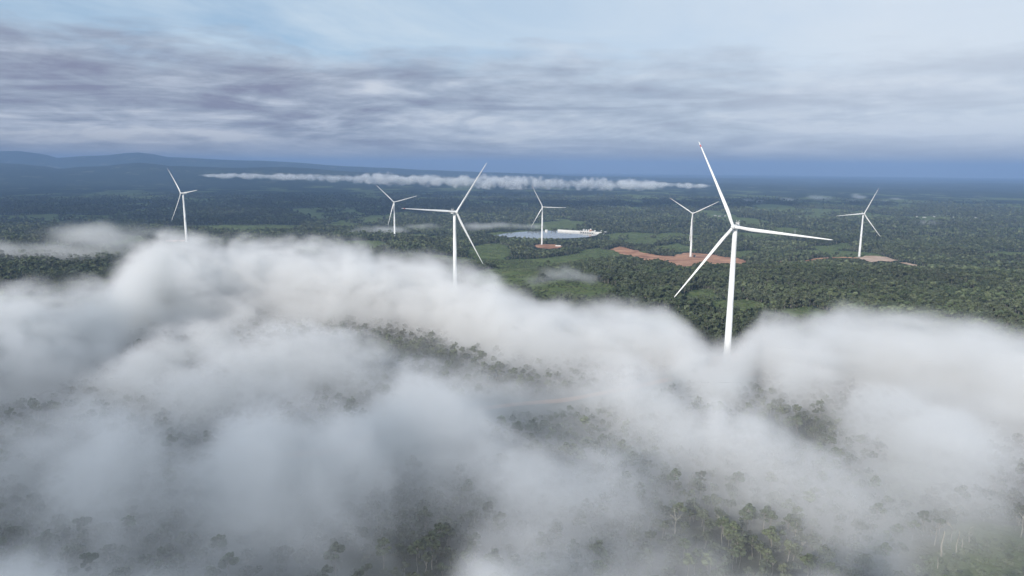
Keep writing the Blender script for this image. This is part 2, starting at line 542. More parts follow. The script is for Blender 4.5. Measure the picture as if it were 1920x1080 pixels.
def blade_mesh(band):
    """blade along +Z from the hub centre, chord along X, upwind is -Y; returns rings"""
    rings = []
    if band:
        s = np.linspace(0.935, 0.958, 5); grow = 0.035
    else:
        s = np.concatenate([np.linspace(0.018, 0.05, 3), np.linspace(0.075, 0.24, 8), np.linspace(0.28, 0.93, 18), np.linspace(0.95, 1.0, 6)]); grow = 0.0
    for t in s:
        z = t * RAD
        root = 1.45
        chord = np.interp(t, [0, 0.05, 0.12, 0.20, 0.26, 0.45, 0.7, 0.9, 0.97, 0.99, 1.0], [2.6, 2.6, 2.8, 3.05, 2.9, 2.2, 1.5, 0.95, 0.7, 0.45, 0.15])
        thick = np.interp(t, [0, 0.05, 0.12, 0.2, 0.3, 0.5, 0.8, 1.0], [2.7, 2.7, 2.3, 1.6, 1.1, 0.65, 0.3, 0.06])
        tw = R_(np.interp(t, [0, 0.15, 0.3, 0.5, 1.0], [16, 14, 8, 3, -1]))
        circ = 1 - sstep(0.05, 0.17, t)
        off = -CONE * (0.45 * t + 0.55 * t ** 2.2)
        ring = []
        for w in np.linspace(0, 2 * math.pi, 16, endpoint=False):
            c, sn = math.cos(w), math.sin(w)
            # aerofoil-like: blunt leading edge on -X, thin trailing edge on +X
            xa = chord * (0.5 * c + 0.18); ya = thick * 0.5 * sn * (0.62 - 0.38 * c) * 1.25
            xc = chord * 0.5 * c; yc = thick * 0.5 * sn
            x = xa * (1 - circ) + xc * circ; y = ya * (1 - circ) + yc * circ
            L = math.hypot(x, y) + 1e-6
            x += grow * x / L; y += grow * y / L
            ring.append((x * math.cos(tw) - y * math.sin(tw), x * math.sin(tw) + y * math.cos(tw) + off, z))
        rings.append(ring)
    return MB().loft(rings)


def circle(r, z, k=32, cx=0, cy=0):
    return [(cx + r * math.cos(w), cy + r * math.sin(w), z) for w in np.linspace(0, 2 * math.pi, k, endpoint=False)]


def make_turbine():
    root = empty('wind_turbine', (0, 0, 0), '', 'wind turbine', 'wind turbines standing above the fog and forest')
    top = HUB_H - 2.6
    m = MB()
    zs = [0, 0.3, 20, 40, 40.0, 40.12, 40.12, 62, 80, 80, 80.12, 80.12, 100, 118, top]
    rr = []
    for i, z in enumerate(zs):
        r = np.interp(z, [0, 30, top], [3.25, 2.95, 1.95])
        if z in (40.12, 80.12) and zs[i - 1] in (40.0, 80):
            pass
        rr.append(circle(r, z))
    m.loft(rr)
    tower = m.build('tower', MAT['white'], root, True)
    f = MB().loft([circle(5.2, -1.2), circle(5.2, 0.35), circle(4.6, 0.7)]).build('foundation', MAT['concrete'], root)
    d = MB().box(-0.55, 0.55, -3.42, -3.16, 2.2, 4.7, 0.0).build('door', MAT['greybox'], root)
    st = MB()
    for k in range(5):
        st.box(-0.7, 0.7, -3.55 - 0.35 * (k + 1), -3.55 - 0.35 * k, 0.4, 2.15 - 0.35 * k)
    st.build('door_steps', MAT['greybox'], root)
    # nacelle: along +Y behind the hub (upwind is -Y), tilted with the shaft
    tilt = Matrix.Translation((0, 0, HUB_H)) @ Matrix.Rotation(-TILT, 4, 'X')
    m = MB()
    prof = [(-3.9, 1.6, 1.65, 0.1), (-3.2, 2.0, 2.0, 0.05), (-1.0, 2.15, 2.15, 0), (4.5, 2.15, 2.15, 0), (8.6, 2.0, 2.0, 0.1), (9.6, 1.6, 1.6, 0.15)]
    rings = []
    for y, hw, hh, dz in prof:
        ring = []
        for w in np.linspace(0, 2 * math.pi, 24, endpoint=False):
            c, s = math.cos(w), math.sin(w)
            ring.append((hw * np.sign(c) * abs(c) ** 0.35, y, dz + hh * np.sign(s) * abs(s) ** 0.35))
        rings.append(ring)
    nac = m.loft(rings).build('nacelle', MAT['white'], root, False)
    nac.matrix_local = tilt
    c = MB(); c.box(-1.75, 1.75, 6.4, 7.6, 2.12, 3.9, 0.08)
    cooler = c.build('cooler', MAT['greybox'], nac)
    g = MB()
    for k in range(7):
        g.box(-1.6 + 0.47 * k, -1.45 + 0.47 * k, 6.28, 6.39, 2.3, 3.75)
    g.box(-1.95, 1.95, 6.1, 7.9, 3.92, 4.1)
    g.build('cooler_louvre', MAT['white'], nac)
    h = MB().box(-0.9, 0.9, 2.6, 4.6, 2.13, 2.75, 0.1); h.build('hatch', MAT['dark'], nac)
    ms = MB()
    for x in (-1.2, 1.2):
        ms.tube([(x, 7.2, 4.1), (x, 7.2, 5.9)], [0.07, 0.05], 6)
        ms.box(x - 0.25, x + 0.25, 7.05, 7.35, 5.9, 6.1)
    ms.box(-1.3, 1.3, 7.15, 7.25, 4.9, 5.0)
    ms.build('wind_mast', MAT['white'], nac)
    # hub with spinner nose towards -Y
    rings = []
    for y, r in [(-3.6 + OV - 0.0, 1.55), (-2.4 + OV - 2.2, 1.9), (-OV + 4.2, 2.05)]:
        pass
    prof = [(-4.0, 1.75), (-4.8, 2.05), (-6.5, 2.15), (-7.8, 2.0), (-8.8, 1.55), (-9.5, 0.9), (-9.8, 0.15)]
    rings = [[(r * math.cos(w), y, r * math.sin(w)) for w in np.linspace(0, 2 * math.pi, 28, endpoint=False)] for y, r in prof]
    hub = MB().loft(rings).build('hub', MAT['white'], root, True)
    hub.matrix_local = tilt
    b0 = blade_mesh(False); band = blade_mesh(True)
    for k in range(3):
        if k == 0:
            b = b0.build('blade', MAT['white'], root, True); bm_ = b.data
            r = band.build('red_band', MAT['red'], b, True)
            b['label'] = 'white blade with a red band near its tip'
        else:
            b = bpy.data.objects.new('blade', bm_); COL.objects.link(b); b.parent = root
    return root


def blade_matrix(phase):
    # phase turns from straight up towards the viewer's right when looking at the rotor from upwind (-Y)
    return Matrix.Translation((0, 0, HUB_H)) @ Matrix.Rotation(-TILT, 4, 'X') @ Matrix.Translation((0, -OV, 0)) @ Matrix.Rotation(phase, 4, 'Y')


def copy_tree(o, parent=None):
    c = o.copy(); COL.objects.link(c); c.parent = parent
    for ch in list(o.children):
        copy_tree(ch, c)
    return c


# x, y, base z, yaw of the rotor, phase of the banded blade
TURBINES = [
    (198.7, 609.1, 117.2, 32.2, 334.5, 'largest white wind turbine, nearest one, its foot fading into the fog'),
    (-80.7, 953.4, 105.6, -28.7, 274.7, 'second largest white wind turbine, one blade level to the left, tower sunk in fog'),
    (-894.5, 1867.6, 90.4, 30.6, 322.7, 'white wind turbine furthest left, rotor turned side on'),
    (-405.1, 2346.5, 45.5, -5.4, 314.7, 'small white wind turbine just left of the second largest turbine'),
    (104.3, 2399.0, 29.5, -9.1, 331.7, 'small white wind turbine on a red pad in front of the lake'),
    (535.4, 2035.6, 34.5, 17.1, 303.0, 'white wind turbine on the long red earth platform, blades in a Y'),
    (1034.0, 2021.0, 38.5, 5.4, 24.5, 'white wind turbine furthest right beside the pale sandy pad'),
]
proto = make_turbine()
for i, (x, y, z, yaw, ph, lab) in enumerate(TURBINES):
    o = proto if i == 0 else copy_tree(proto)
    o.location = (x, y, z); o.rotation_euler = (0, 0, -R_(yaw)); o['label'] = lab
    k = 0
    for c in o.children:
        if c.name.split('.')[0] == 'blade':
            c.matrix_local = blade_matrix(R_(ph + 120 * k)); k += 1
TURB_XY = np.array([(t[0], t[1]) for t in TURBINES])

# ------------------------------------------------------------------ dam, buildings, pylons
def place_px(px, py, z):
    d = ray(px, py)
    return CAM + d * ((z - CAM_Z) / d[2])


A, B = place_px(1046, 431.6, 16), place_px(1131, 437.0, 16)
dirn = (B - A); Ld = np.linalg.norm(dirn[:2]); ang = math.atan2(dirn[1], dirn[0])
dam = empty('dam', (A[0], A[1], 8), 'long white concrete dam wall along the far side of the lake', 'dam', rz=ang)
w = MB(); w.loft([[(0, -4, 0), (Ld, -4, 0), (Ld, 8, 0), (0, 8, 0)], [(0, -1.5, 10.5), (Ld, -1.5, 10.5), (Ld, 4, 10.5), (0, 4, 10.5)]])
w.build('wall', MAT['concrete'], dam)
w = MB(); w.box(0, Ld, -2.0, 4.5, 10.5, 11.3); w.build('walkway', MAT['wall_white'], dam)
for k in range(6):
    MB().box(Ld * 0.52 + k * 11, Ld * 0.52 + k * 11 + 6.5, -4.6, -3.0, 0.5, 6.8).build('sluice_gate', MAT['dark'], dam)
for k in range(7):
    MB().box(Ld * 0.52 + k * 11 - 3.6, Ld * 0.52 + k * 11 - 0.8, -5.4, 2.5, 0, 13.5, 0.3).build('pier', MAT['concrete'], dam)


def building(px, py, z, wx, wy, h, roof, wall, label, hip=0.5, cat='building', group=None, rz=None, dome=False):
    p = place_px(px, py, z)
    o = empty('building' if cat == 'building' else 'house', (p[0], p[1], z), label, cat, group, ang if rz is None else rz)
    MB().box(-wx / 2, wx / 2, -wy / 2, wy / 2, -1.5, h).build('walls', MAT[wall], o)
    m = MB(); e = 0.6
    if dome:
        m.loft([circle(wx * 0.45 * math.cos(a), h + 0.1 + wx * 0.4 * math.sin(a), 16) for a in np.linspace(0, 1.45, 6)])
    else:
        r0 = [(-wx / 2 - e, -wy / 2 - e, h + .02), (wx / 2 + e, -wy / 2 - e, h + .02), (wx / 2 + e, wy / 2 + e, h + .02), (-wx / 2 - e, wy / 2 + e, h + .02)]
        hh = h + wy * 0.28 * hip + 0.25
        r1 = [(-wx / 2 + wx * .2, -.1, hh), (wx / 2 - wx * .2, -.1, hh), (wx / 2 - wx * .2, .1, hh), (-wx / 2 + wx * .2, .1, hh)]
        m.loft([r0, r1])
    m.build('roof', MAT[roof], o)
    k = 2 if wx < 14 else 3
    for i in range(k):
        x = -wx / 2 + (i + 0.5) * wx / k
        MB().box(x - 0.7, x + 0.7, -wy / 2 - 0.08, -wy / 2 - 0.01, h * 0.4, h * 0.8).build('window', MAT['glass'], o)
    return o


building(1094.5, 432.6, 19.4, 6, 5, 7, 'roof_pale', 'wall_white', 'first small white gate house on the dam from its left end')
building(1099.5, 433.1, 19.4, 6, 5, 6, 'roof_pale', 'wall_white', 'second small white gate house on the dam from its left end')
building(1103.8, 433.4, 19.4, 6, 5, 6, 'roof_pale', 'wall_white', 'white gate house on the dam just left of the orange one')
building(1107.5, 433.9, 19.4, 9, 8, 8, 'wall_white', 'wall_orange', 'orange powerhouse with a white dome on the dam', dome=True)
building(1111.5, 434.3, 19.4, 6, 5, 4, 'roof_rust', 'wall_white', 'low white hut with rusty roof right of the orange powerhouse')
building(1115.3, 434.8, 19.4, 6, 5, 7, 'roof_pale', 'wall_white', 'last white gate house on the dam towards its right end')
building(1127.5, 435.6, 12, 15, 9, 8, 'roof_pale', 'wall_white', 'broad white building at the right end of the dam')
building(1135.5, 436.7, 12, 12, 7, 5, 'roof_pale', 'wall_white', 'low white shed among trees beyond the right end of the dam')
building(1099, 465.5, 22, 10, 8, 4.5, 'roof_pale', 'wall_white', 'small pale hut among trees between two red pads', hip=0.8)
building(1024.5, 433.3, 13, 12, 8, 5, 'roof_pale', 'wall_white', 'pale hut on the far lake shore left of the dam', hip=0.8)

# village roofs in the far plain
VILLAGE = [(1062, 379), (1069, 379.5), (1182, 398), (1295, 405), (1341, 405), (1349, 406), (1358, 405.5), (1412, 404), (1465, 404), (1478, 406), (1496, 408), (1511, 409),
           (1668, 408), (1682, 409), (1696, 408), (1718, 407), (1733, 408.5), (1752, 407), (1790, 408), (1805, 408.5), (1817, 408), (1830, 409), (1395, 425), (1272, 430)]
_vl = ['white walled', 'grey roofed', 'low pale', 'long roofed']
for i, (px, py) in enumerate(VILLAGE):
    P = hit_ground(px, py)
    building(px, py, float(ground_z(P[0], P[1])), 12 + 8 * random.random(), 8 + 3 * random.random(), 4.5, 'roof_dull', 'wall_dull',
             'tiny pale village house in the distant plain beyond the turbines', cat='house', group='village houses in the far plain', rz=random.uniform(-.5, .5))


def pylon(px, py, h, label):
    p = hit_ground(px, py)
    o = empty('power_pylon', (p[0], p[1], p[2]), label, 'pylon', rz=0.4)
    m = MB()
    def hw(z): return np.interp(z, [0, h * 0.6, h], [3.4, 1.2, 0.7])
    for sx, sy in ((1, 1), (1, -1), (-1, 1), (-1, -1)):
        zs = np.linspace(0, h, 7)
        m.tube([(sx * hw(z), sy * hw(z), z) for z in zs], [0.28] * 7, 5)
    for z0, z1 in zip(np.linspace(0, h, 9)[:-1], np.linspace(0, h, 9)[1:]):
        for s in (1, -1):
            m.tube([(s * hw(z0), -hw(z0), z0), (s * hw(z1), hw(z1), z1)], [0.14, 0.14], 4)
            m.tube([(-hw(z0), s * hw(z0), z0), (hw(z1), s * hw(z1), z1)], [0.14, 0.14], 4)
    m.build('lattice', MAT['greybox'], o)
    a = MB()
    for z in (h * 0.68, h * 0.8, h * 0.92):
        a.tube([(-6, 0, z), (0, 0, z + 0.6), (6, 0, z)], [0.12, 0.3, 0.12], 5)
    a.build('crossarm', MAT['greybox'], o)


pylon(1333, 437, 32, 'thin grey lattice pylon left of the nearest turbine tower')
pylon(1490, 445, 32, 'thin grey lattice pylon under the right blade of the nearest turbine')

# site containers and equipment
def container(px, py, L, W, H, mat, rz, label, cat, name):
    p = hit_ground(px, py)
    o = empty(name, (p[0], p[1], float(ground_z(p[0], p[1])) + 0.9), label, cat, rz=rz)
    m = MB(); m.box(-L / 2, L / 2, -W / 2, W / 2, 0, H, 0.05)
    for k in range(int(L / 0.6)):
        x = -L / 2 + 0.2 + 0.6 * k
        m.box(x, x + 0.28, -W / 2 - 0.06, -W / 2 - 0.005, 0.2, H - 0.2)
    m.build('shell', MAT[mat], o)
    MB().box(-L / 2 - 0.1, L / 2 + 0.1, -W / 2 - 0.1, W / 2 + 0.1, H + 0.01, H + 0.2).build('roof', MAT['roof_pale' if mat != 'dark' else 'dark'], o)
    MB().box(L / 2 - 1.4, L / 2 - 0.4, -W / 2 - 0.14, -W / 2 - 0.07, 0.1, H - 0.4).build('door', MAT['greybox'], o)


container(1046.5, 462.2, 18, 3.0, 3.4, 'wall_white', 0.05, 'long white site cabin on the small red pad by the lake', 'site cabin', 'site_cabin')
container(1302.0, 482.5, 6, 4, 6, 'dark', 0.2, 'dark boxy kiosk beside the turbine on the red platform', 'kiosk', 'equipment_kiosk')
container(1352.5, 612.5, 6, 2.5, 2.8, 'wall_white', 0.3, 'small white cabin in mist left of the nearest tower', 'site cabin', 'site_cabin')

# ------------------------------------------------------------------ fog
GY0 = 150.0


# how thick the fog lies over the land: rows are distances, columns bearings (x / y)
FM_T = np.linspace(-0.84, 0.84, 43)
FM_R = np.geomspace(165, 1000, 28)
#FOGMAP#
FOG_MAP = np.array([
    [0.89, 0.94, 1.01, 1.02, 0.95, 0.81, 0.60, 0.39, 0.25, 0.18, 0.14, 0.12, 0.12, 0.12, 0.16, 0.26, 0.38, 0.41, 0.42, 0.51, 0.68, 0.76, 0.63, 0.52, 0.50, 0.57, 0.59, 0.63, 0.70, 0.86, 1.01, 1.08, 1.07, 1.13, 1.26, 1.33, 1.11, 0.83, 0.58, 0.42, 0.30, 0.23, 0.20],
    [0.82, 0.90, 0.98, 0.99, 0.92, 0.79, 0.60, 0.40, 0.25, 0.18, 0.14, 0.12, 0.12, 0.12, 0.15, 0.24, 0.34, 0.37, 0.38, 0.49, 0.67, 0.77, 0.66, 0.54, 0.51, 0.57, 0.58, 0.60, 0.64, 0.76, 0.89, 0.96, 0.94, 0.97, 1.07, 1.11, 0.95, 0.73, 0.53, 0.37, 0.25, 0.18, 0.15],
    [0.79, 0.85, 0.90, 0.88, 0.83, 0.74, 0.58, 0.40, 0.26, 0.19, 0.15, 0.12, 0.12, 0.12, 0.14, 0.21, 0.30, 0.33, 0.35, 0.46, 0.67, 0.80, 0.70, 0.57, 0.52, 0.55, 0.54, 0.54, 0.55, 0.62, 0.70, 0.72, 0.70, 0.73, 0.80, 0.84, 0.74, 0.59, 0.43, 0.28, 0.17, 0.13, 0.12],
    [0.86, 0.85, 0.81, 0.73, 0.68, 0.63, 0.54, 0.40, 0.28, 0.21, 0.16, 0.12, 0.12, 0.12, 0.13, 0.18, 0.26, 0.30, 0.33, 0.45, 0.66, 0.81, 0.72, 0.59, 0.52, 0.52, 0.49, 0.48, 0.47, 0.50, 0.50, 0.48, 0.45, 0.49, 0.57, 0.62, 0.56, 0.45, 0.33, 0.21, 0.13, 0.12, 0.12],
    [0.95, 0.87, 0.74, 0.60, 0.53, 0.52, 0.49, 0.42, 0.33, 0.25, 0.18, 0.13, 0.12, 0.12, 0.12, 0.15, 0.23, 0.29, 0.33, 0.44, 0.63, 0.75, 0.67, 0.56, 0.49, 0.49, 0.46, 0.46, 0.45, 0.44, 0.39, 0.33, 0.29, 0.33, 0.40, 0.45, 0.42, 0.35, 0.26, 0.17, 0.13, 0.12, 0.12],
    [0.93, 0.82, 0.66, 0.51, 0.44, 0.44, 0.46, 0.45, 0.40, 0.31, 0.20, 0.13, 0.12, 0.12, 0.12, 0.13, 0.21, 0.28, 0.32, 0.40, 0.53, 0.62, 0.56, 0.47, 0.43, 0.44, 0.44, 0.46, 0.47, 0.45, 0.36, 0.27, 0.22, 0.24, 0.30, 0.35, 0.33, 0.28, 0.21, 0.15, 0.12, 0.12, 0.12],
    [0.78, 0.70, 0.58, 0.45, 0.40, 0.40, 0.44, 0.46, 0.43, 0.34, 0.23, 0.14, 0.12, 0.12, 0.13, 0.15, 0.22, 0.27, 0.28, 0.33, 0.44, 0.51, 0.47, 0.42, 0.40, 0.43, 0.42, 0.44, 0.45, 0.43, 0.34, 0.23, 0.18, 0.19, 0.24, 0.30, 0.29, 0.25, 0.20, 0.14, 0.12, 0.12, 0.12],
    [0.59, 0.55, 0.49, 0.42, 0.38, 0.38, 0.40, 0.40, 0.39, 0.35, 0.28, 0.21, 0.17, 0.17, 0.21, 0.27, 0.30, 0.27, 0.24, 0.28, 0.40, 0.50, 0.50, 0.48, 0.47, 0.48, 0.44, 0.40, 0.38, 0.35, 0.28, 0.19, 0.15, 0.17, 0.23, 0.29, 0.29, 0.25, 0.19, 0.14, 0.12, 0.12, 0.12],
    [0.44, 0.43, 0.41, 0.38, 0.37, 0.35, 0.32, 0.29, 0.30, 0.36, 0.41, 0.43, 0.43, 0.47, 0.55, 0.57, 0.45, 0.28, 0.21, 0.27, 0.44, 0.61, 0.65, 0.64, 0.61, 0.58, 0.48, 0.38, 0.31, 0.25, 0.21, 0.16, 0.15, 0.19, 0.28, 0.35, 0.33, 0.27, 0.20, 0.14, 0.12, 0.12, 0.12],
    [0.34, 0.35, 0.37, 0.37, 0.37, 0.34, 0.28, 0.23, 0.25, 0.40, 0.62, 0.81, 0.88, 0.92, 0.97, 0.83, 0.54, 0.31, 0.25, 0.33, 0.54, 0.73, 0.77, 0.73, 0.68, 0.63, 0.52, 0.38, 0.27, 0.20, 0.18, 0.18, 0.21, 0.28, 0.37, 0.45, 0.40, 0.30, 0.20, 0.13, 0.12, 0.12, 0.12],
    [0.28, 0.31, 0.35, 0.38, 0.40, 0.38, 0.31, 0.25, 0.27, 0.43, 0.71, 0.97, 1.03, 0.99, 0.91, 0.75, 0.57, 0.44, 0.43, 0.53, 0.68, 0.73, 0.67, 0.59, 0.55, 0.55, 0.49, 0.39, 0.29, 0.24, 0.24, 0.28, 0.35, 0.42, 0.47, 0.50, 0.42, 0.31, 0.20, 0.13, 0.12, 0.12, 0.12],
    [0.27, 0.31, 0.38, 0.44, 0.48, 0.47, 0.41, 0.33, 0.30, 0.38, 0.54, 0.67, 0.68, 0.60, 0.54, 0.53, 0.59, 0.69, 0.78, 0.81, 0.75, 0.61, 0.46, 0.38, 0.38, 0.43, 0.42, 0.41, 0.39, 0.40, 0.44, 0.49, 0.52, 0.51, 0.46, 0.42, 0.37, 0.31, 0.22, 0.15, 0.12, 0.12, 0.12],
    [0.34, 0.39, 0.48, 0.55, 0.58, 0.56, 0.49, 0.37, 0.29, 0.27, 0.29, 0.30, 0.28, 0.25, 0.25, 0.33, 0.55, 0.84, 0.95, 0.86, 0.66, 0.47, 0.31, 0.26, 0.29, 0.38, 0.41, 0.45, 0.53, 0.67, 0.70, 0.63, 0.51, 0.43, 0.36, 0.31, 0.30, 0.31, 0.29, 0.22, 0.16, 0.13, 0.12],
    [0.46, 0.51, 0.59, 0.63, 0.60, 0.51, 0.42, 0.32, 0.25, 0.19, 0.15, 0.13, 0.13, 0.13, 0.13, 0.19, 0.39, 0.62, 0.68, 0.61, 0.50, 0.38, 0.25, 0.23, 0.31, 0.45, 0.48, 0.52, 0.66, 0.85, 0.77, 0.53, 0.36, 0.30, 0.28, 0.26, 0.27, 0.33, 0.39, 0.37, 0.29, 0.21, 0.16],
    [0.49, 0.51, 0.54, 0.51, 0.43, 0.33, 0.27, 0.24, 0.23, 0.19, 0.14, 0.12, 0.12, 0.12, 0.12, 0.13, 0.22, 0.33, 0.36, 0.36, 0.37, 0.37, 0.28, 0.28, 0.40, 0.58, 0.58, 0.56, 0.63, 0.69, 0.52, 0.32, 0.22, 0.23, 0.27, 0.31, 0.33, 0.40, 0.50, 0.54, 0.46, 0.34, 0.26],
    [0.38, 0.36, 0.33, 0.28, 0.22, 0.18, 0.17, 0.21, 0.25, 0.25, 0.21, 0.16, 0.13, 0.13, 0.13, 0.14, 0.18, 0.22, 0.23, 0.25, 0.32, 0.40, 0.36, 0.37, 0.48, 0.64, 0.58, 0.48, 0.40, 0.33, 0.23, 0.16, 0.13, 0.19, 0.31, 0.42, 0.48, 0.53, 0.57, 0.60, 0.53, 0.42, 0.33],
    [0.29, 0.25, 0.20, 0.15, 0.13, 0.13, 0.15, 0.21, 0.27, 0.30, 0.33, 0.33, 0.31, 0.27, 0.26, 0.26, 0.28, 0.25, 0.22, 0.23, 0.31, 0.39, 0.38, 0.38, 0.43, 0.50, 0.43, 0.31, 0.19, 0.14, 0.13, 0.12, 0.12, 0.15, 0.29, 0.48, 0.56, 0.55, 0.51, 0.48, 0.44, 0.38, 0.33],
    [0.34, 0.28, 0.20, 0.14, 0.14, 0.17, 0.21, 0.23, 0.23, 0.27, 0.37, 0.48, 0.55, 0.50, 0.48, 0.45, 0.41, 0.30, 0.23, 0.24, 0.28, 0.30, 0.26, 0.24, 0.24, 0.25, 0.22, 0.17, 0.13, 0.12, 0.12, 0.12, 0.12, 0.13, 0.18, 0.32, 0.41, 0.38, 0.32, 0.28, 0.25, 0.24, 0.24],
    [0.42, 0.34, 0.23, 0.16, 0.18, 0.27, 0.32, 0.27, 0.22, 0.23, 0.31, 0.43, 0.49, 0.47, 0.47, 0.44, 0.38, 0.26, 0.21, 0.22, 0.24, 0.20, 0.14, 0.13, 0.13, 0.13, 0.13, 0.12, 0.12, 0.12, 0.12, 0.12, 0.12, 0.12, 0.13, 0.16, 0.20, 0.19, 0.16, 0.14, 0.13, 0.13, 0.14],
    [0.33, 0.24, 0.15, 0.13, 0.15, 0.24, 0.32, 0.31, 0.28, 0.26, 0.26, 0.27, 0.26, 0.26, 0.27, 0.26, 0.23, 0.17, 0.15, 0.17, 0.17, 0.13, 0.12, 0.12, 0.12, 0.12, 0.12, 0.12, 0.12, 0.12, 0.12, 0.12, 0.12, 0.12, 0.12, 0.12, 0.12, 0.12, 0.12, 0.12, 0.12, 0.12, 0.13],
    [0.16, 0.13, 0.12, 0.12, 0.12, 0.13, 0.16, 0.25, 0.34, 0.34, 0.26, 0.18, 0.14, 0.13, 0.13, 0.13, 0.13, 0.12, 0.12, 0.12, 0.12, 0.12, 0.12, 0.12, 0.12, 0.12, 0.12, 0.12, 0.12, 0.12, 0.12, 0.12, 0.12, 0.12, 0.12, 0.12, 0.12, 0.12, 0.12, 0.12, 0.13, 0.16, 0.20],
    [0.12, 0.12, 0.12, 0.12, 0.12, 0.12, 0.12, 0.14, 0.24, 0.32, 0.26, 0.17, 0.13, 0.12, 0.12, 0.12, 0.12, 0.12, 0.12, 0.12, 0.12, 0.12, 0.12, 0.12, 0.12, 0.12, 0.12, 0.12, 0.12, 0.12, 0.12, 0.12, 0.12, 0.12, 0.12, 0.12, 0.12, 0.13, 0.14, 0.19, 0.25, 0.35, 0.45],
    [0.12, 0.12, 0.12, 0.12, 0.12, 0.12, 0.12, 0.12, 0.13, 0.18, 0.23, 0.20, 0.14, 0.12, 0.12, 0.12, 0.12, 0.12, 0.12, 0.12, 0.12, 0.12, 0.12, 0.12, 0.12, 0.13, 0.13, 0.13, 0.12, 0.12, 0.12, 0.12, 0.12, 0.12, 0.12, 0.12, 0.13, 0.20, 0.33, 0.49, 0.68, 0.88, 1.04],
    [0.12, 0.12, 0.12, 0.12, 0.12, 0.12, 0.12, 0.12, 0.12, 0.13, 0.19, 0.24, 0.18, 0.13, 0.12, 0.12, 0.12, 0.12, 0.12, 0.12, 0.12, 0.12, 0.12, 0.13, 0.17, 0.20, 0.22, 0.22, 0.19, 0.16, 0.14, 0.13, 0.13, 0.13, 0.13, 0.15, 0.25, 0.44, 0.73, 1.09, 1.47, 1.72, 1.83],
    [0.12, 0.12, 0.12, 0.12, 0.12, 0.12, 0.12, 0.12, 0.12, 0.12, 0.17, 0.25, 0.20, 0.13, 0.12, 0.12, 0.12, 0.12, 0.12, 0.12, 0.12, 0.12, 0.13, 0.19, 0.28, 0.34, 0.38, 0.39, 0.37, 0.34, 0.31, 0.27, 0.25, 0.25, 0.28, 0.38, 0.57, 0.85, 1.24, 1.69, 1.95, 1.98, 1.99],
    [0.12, 0.12, 0.12, 0.12, 0.12, 0.12, 0.12, 0.12, 0.12, 0.12, 0.15, 0.21, 0.19, 0.13, 0.12, 0.12, 0.12, 0.12, 0.12, 0.12, 0.12, 0.13, 0.19, 0.29, 0.40, 0.47, 0.52, 0.54, 0.55, 0.55, 0.54, 0.53, 0.53, 0.56, 0.64, 0.79, 1.01, 1.29, 1.61, 1.90, 1.99, 2.00, 2.00],
    [0.12, 0.12, 0.12, 0.12, 0.12, 0.12, 0.12, 0.12, 0.12, 0.12, 0.13, 0.17, 0.16, 0.13, 0.12, 0.12, 0.12, 0.12, 0.12, 0.13, 0.16, 0.22, 0.30, 0.40, 0.49, 0.57, 0.62, 0.66, 0.68, 0.69, 0.70, 0.72, 0.77, 0.85, 0.96, 1.12, 1.31, 1.53, 1.74, 1.90, 1.99, 2.00, 2.00],
    [0.12, 0.12, 0.12, 0.12, 0.12, 0.12, 0.12, 0.12, 0.12, 0.12, 0.12, 0.14, 0.14, 0.13, 0.12, 0.12, 0.13, 0.14, 0.15, 0.18, 0.22, 0.29, 0.37, 0.46, 0.55, 0.62, 0.68, 0.72, 0.74, 0.76, 0.79, 0.82, 0.88, 0.97, 1.10, 1.25, 1.42, 1.60, 1.76, 1.88, 1.95, 1.98, 1.99]])
#ENDMAP#


def fog_map(x, y):
    t = np.clip(x / np.maximum(y, 1), FM_T[0], FM_T[-1]); r = np.clip(np.hypot(x, y), FM_R[0], FM_R[-1])
    a = (t - FM_T[0]) / (FM_T[-1] - FM_T[0]) * (len(FM_T) - 1); b = np.log(r / FM_R[0]) / np.log(FM_R[-1] / FM_R[0]) * (len(FM_R) - 1)
    i = np.clip(a.astype(int), 0, len(FM_T) - 2); j = np.clip(b.astype(int), 0, len(FM_R) - 2)
    u, v = a - i, b - j
    u = u * u * (3 - 2 * u); v = v * v * (3 - 2 * v)
    return FOG_MAP[j, i] * (1 - u) * (1 - v) + FOG_MAP[j, i + 1] * u * (1 - v) + FOG_MAP[j + 1, i] * (1 - u) * v + FOG_MAP[j + 1, i + 1] * u * v


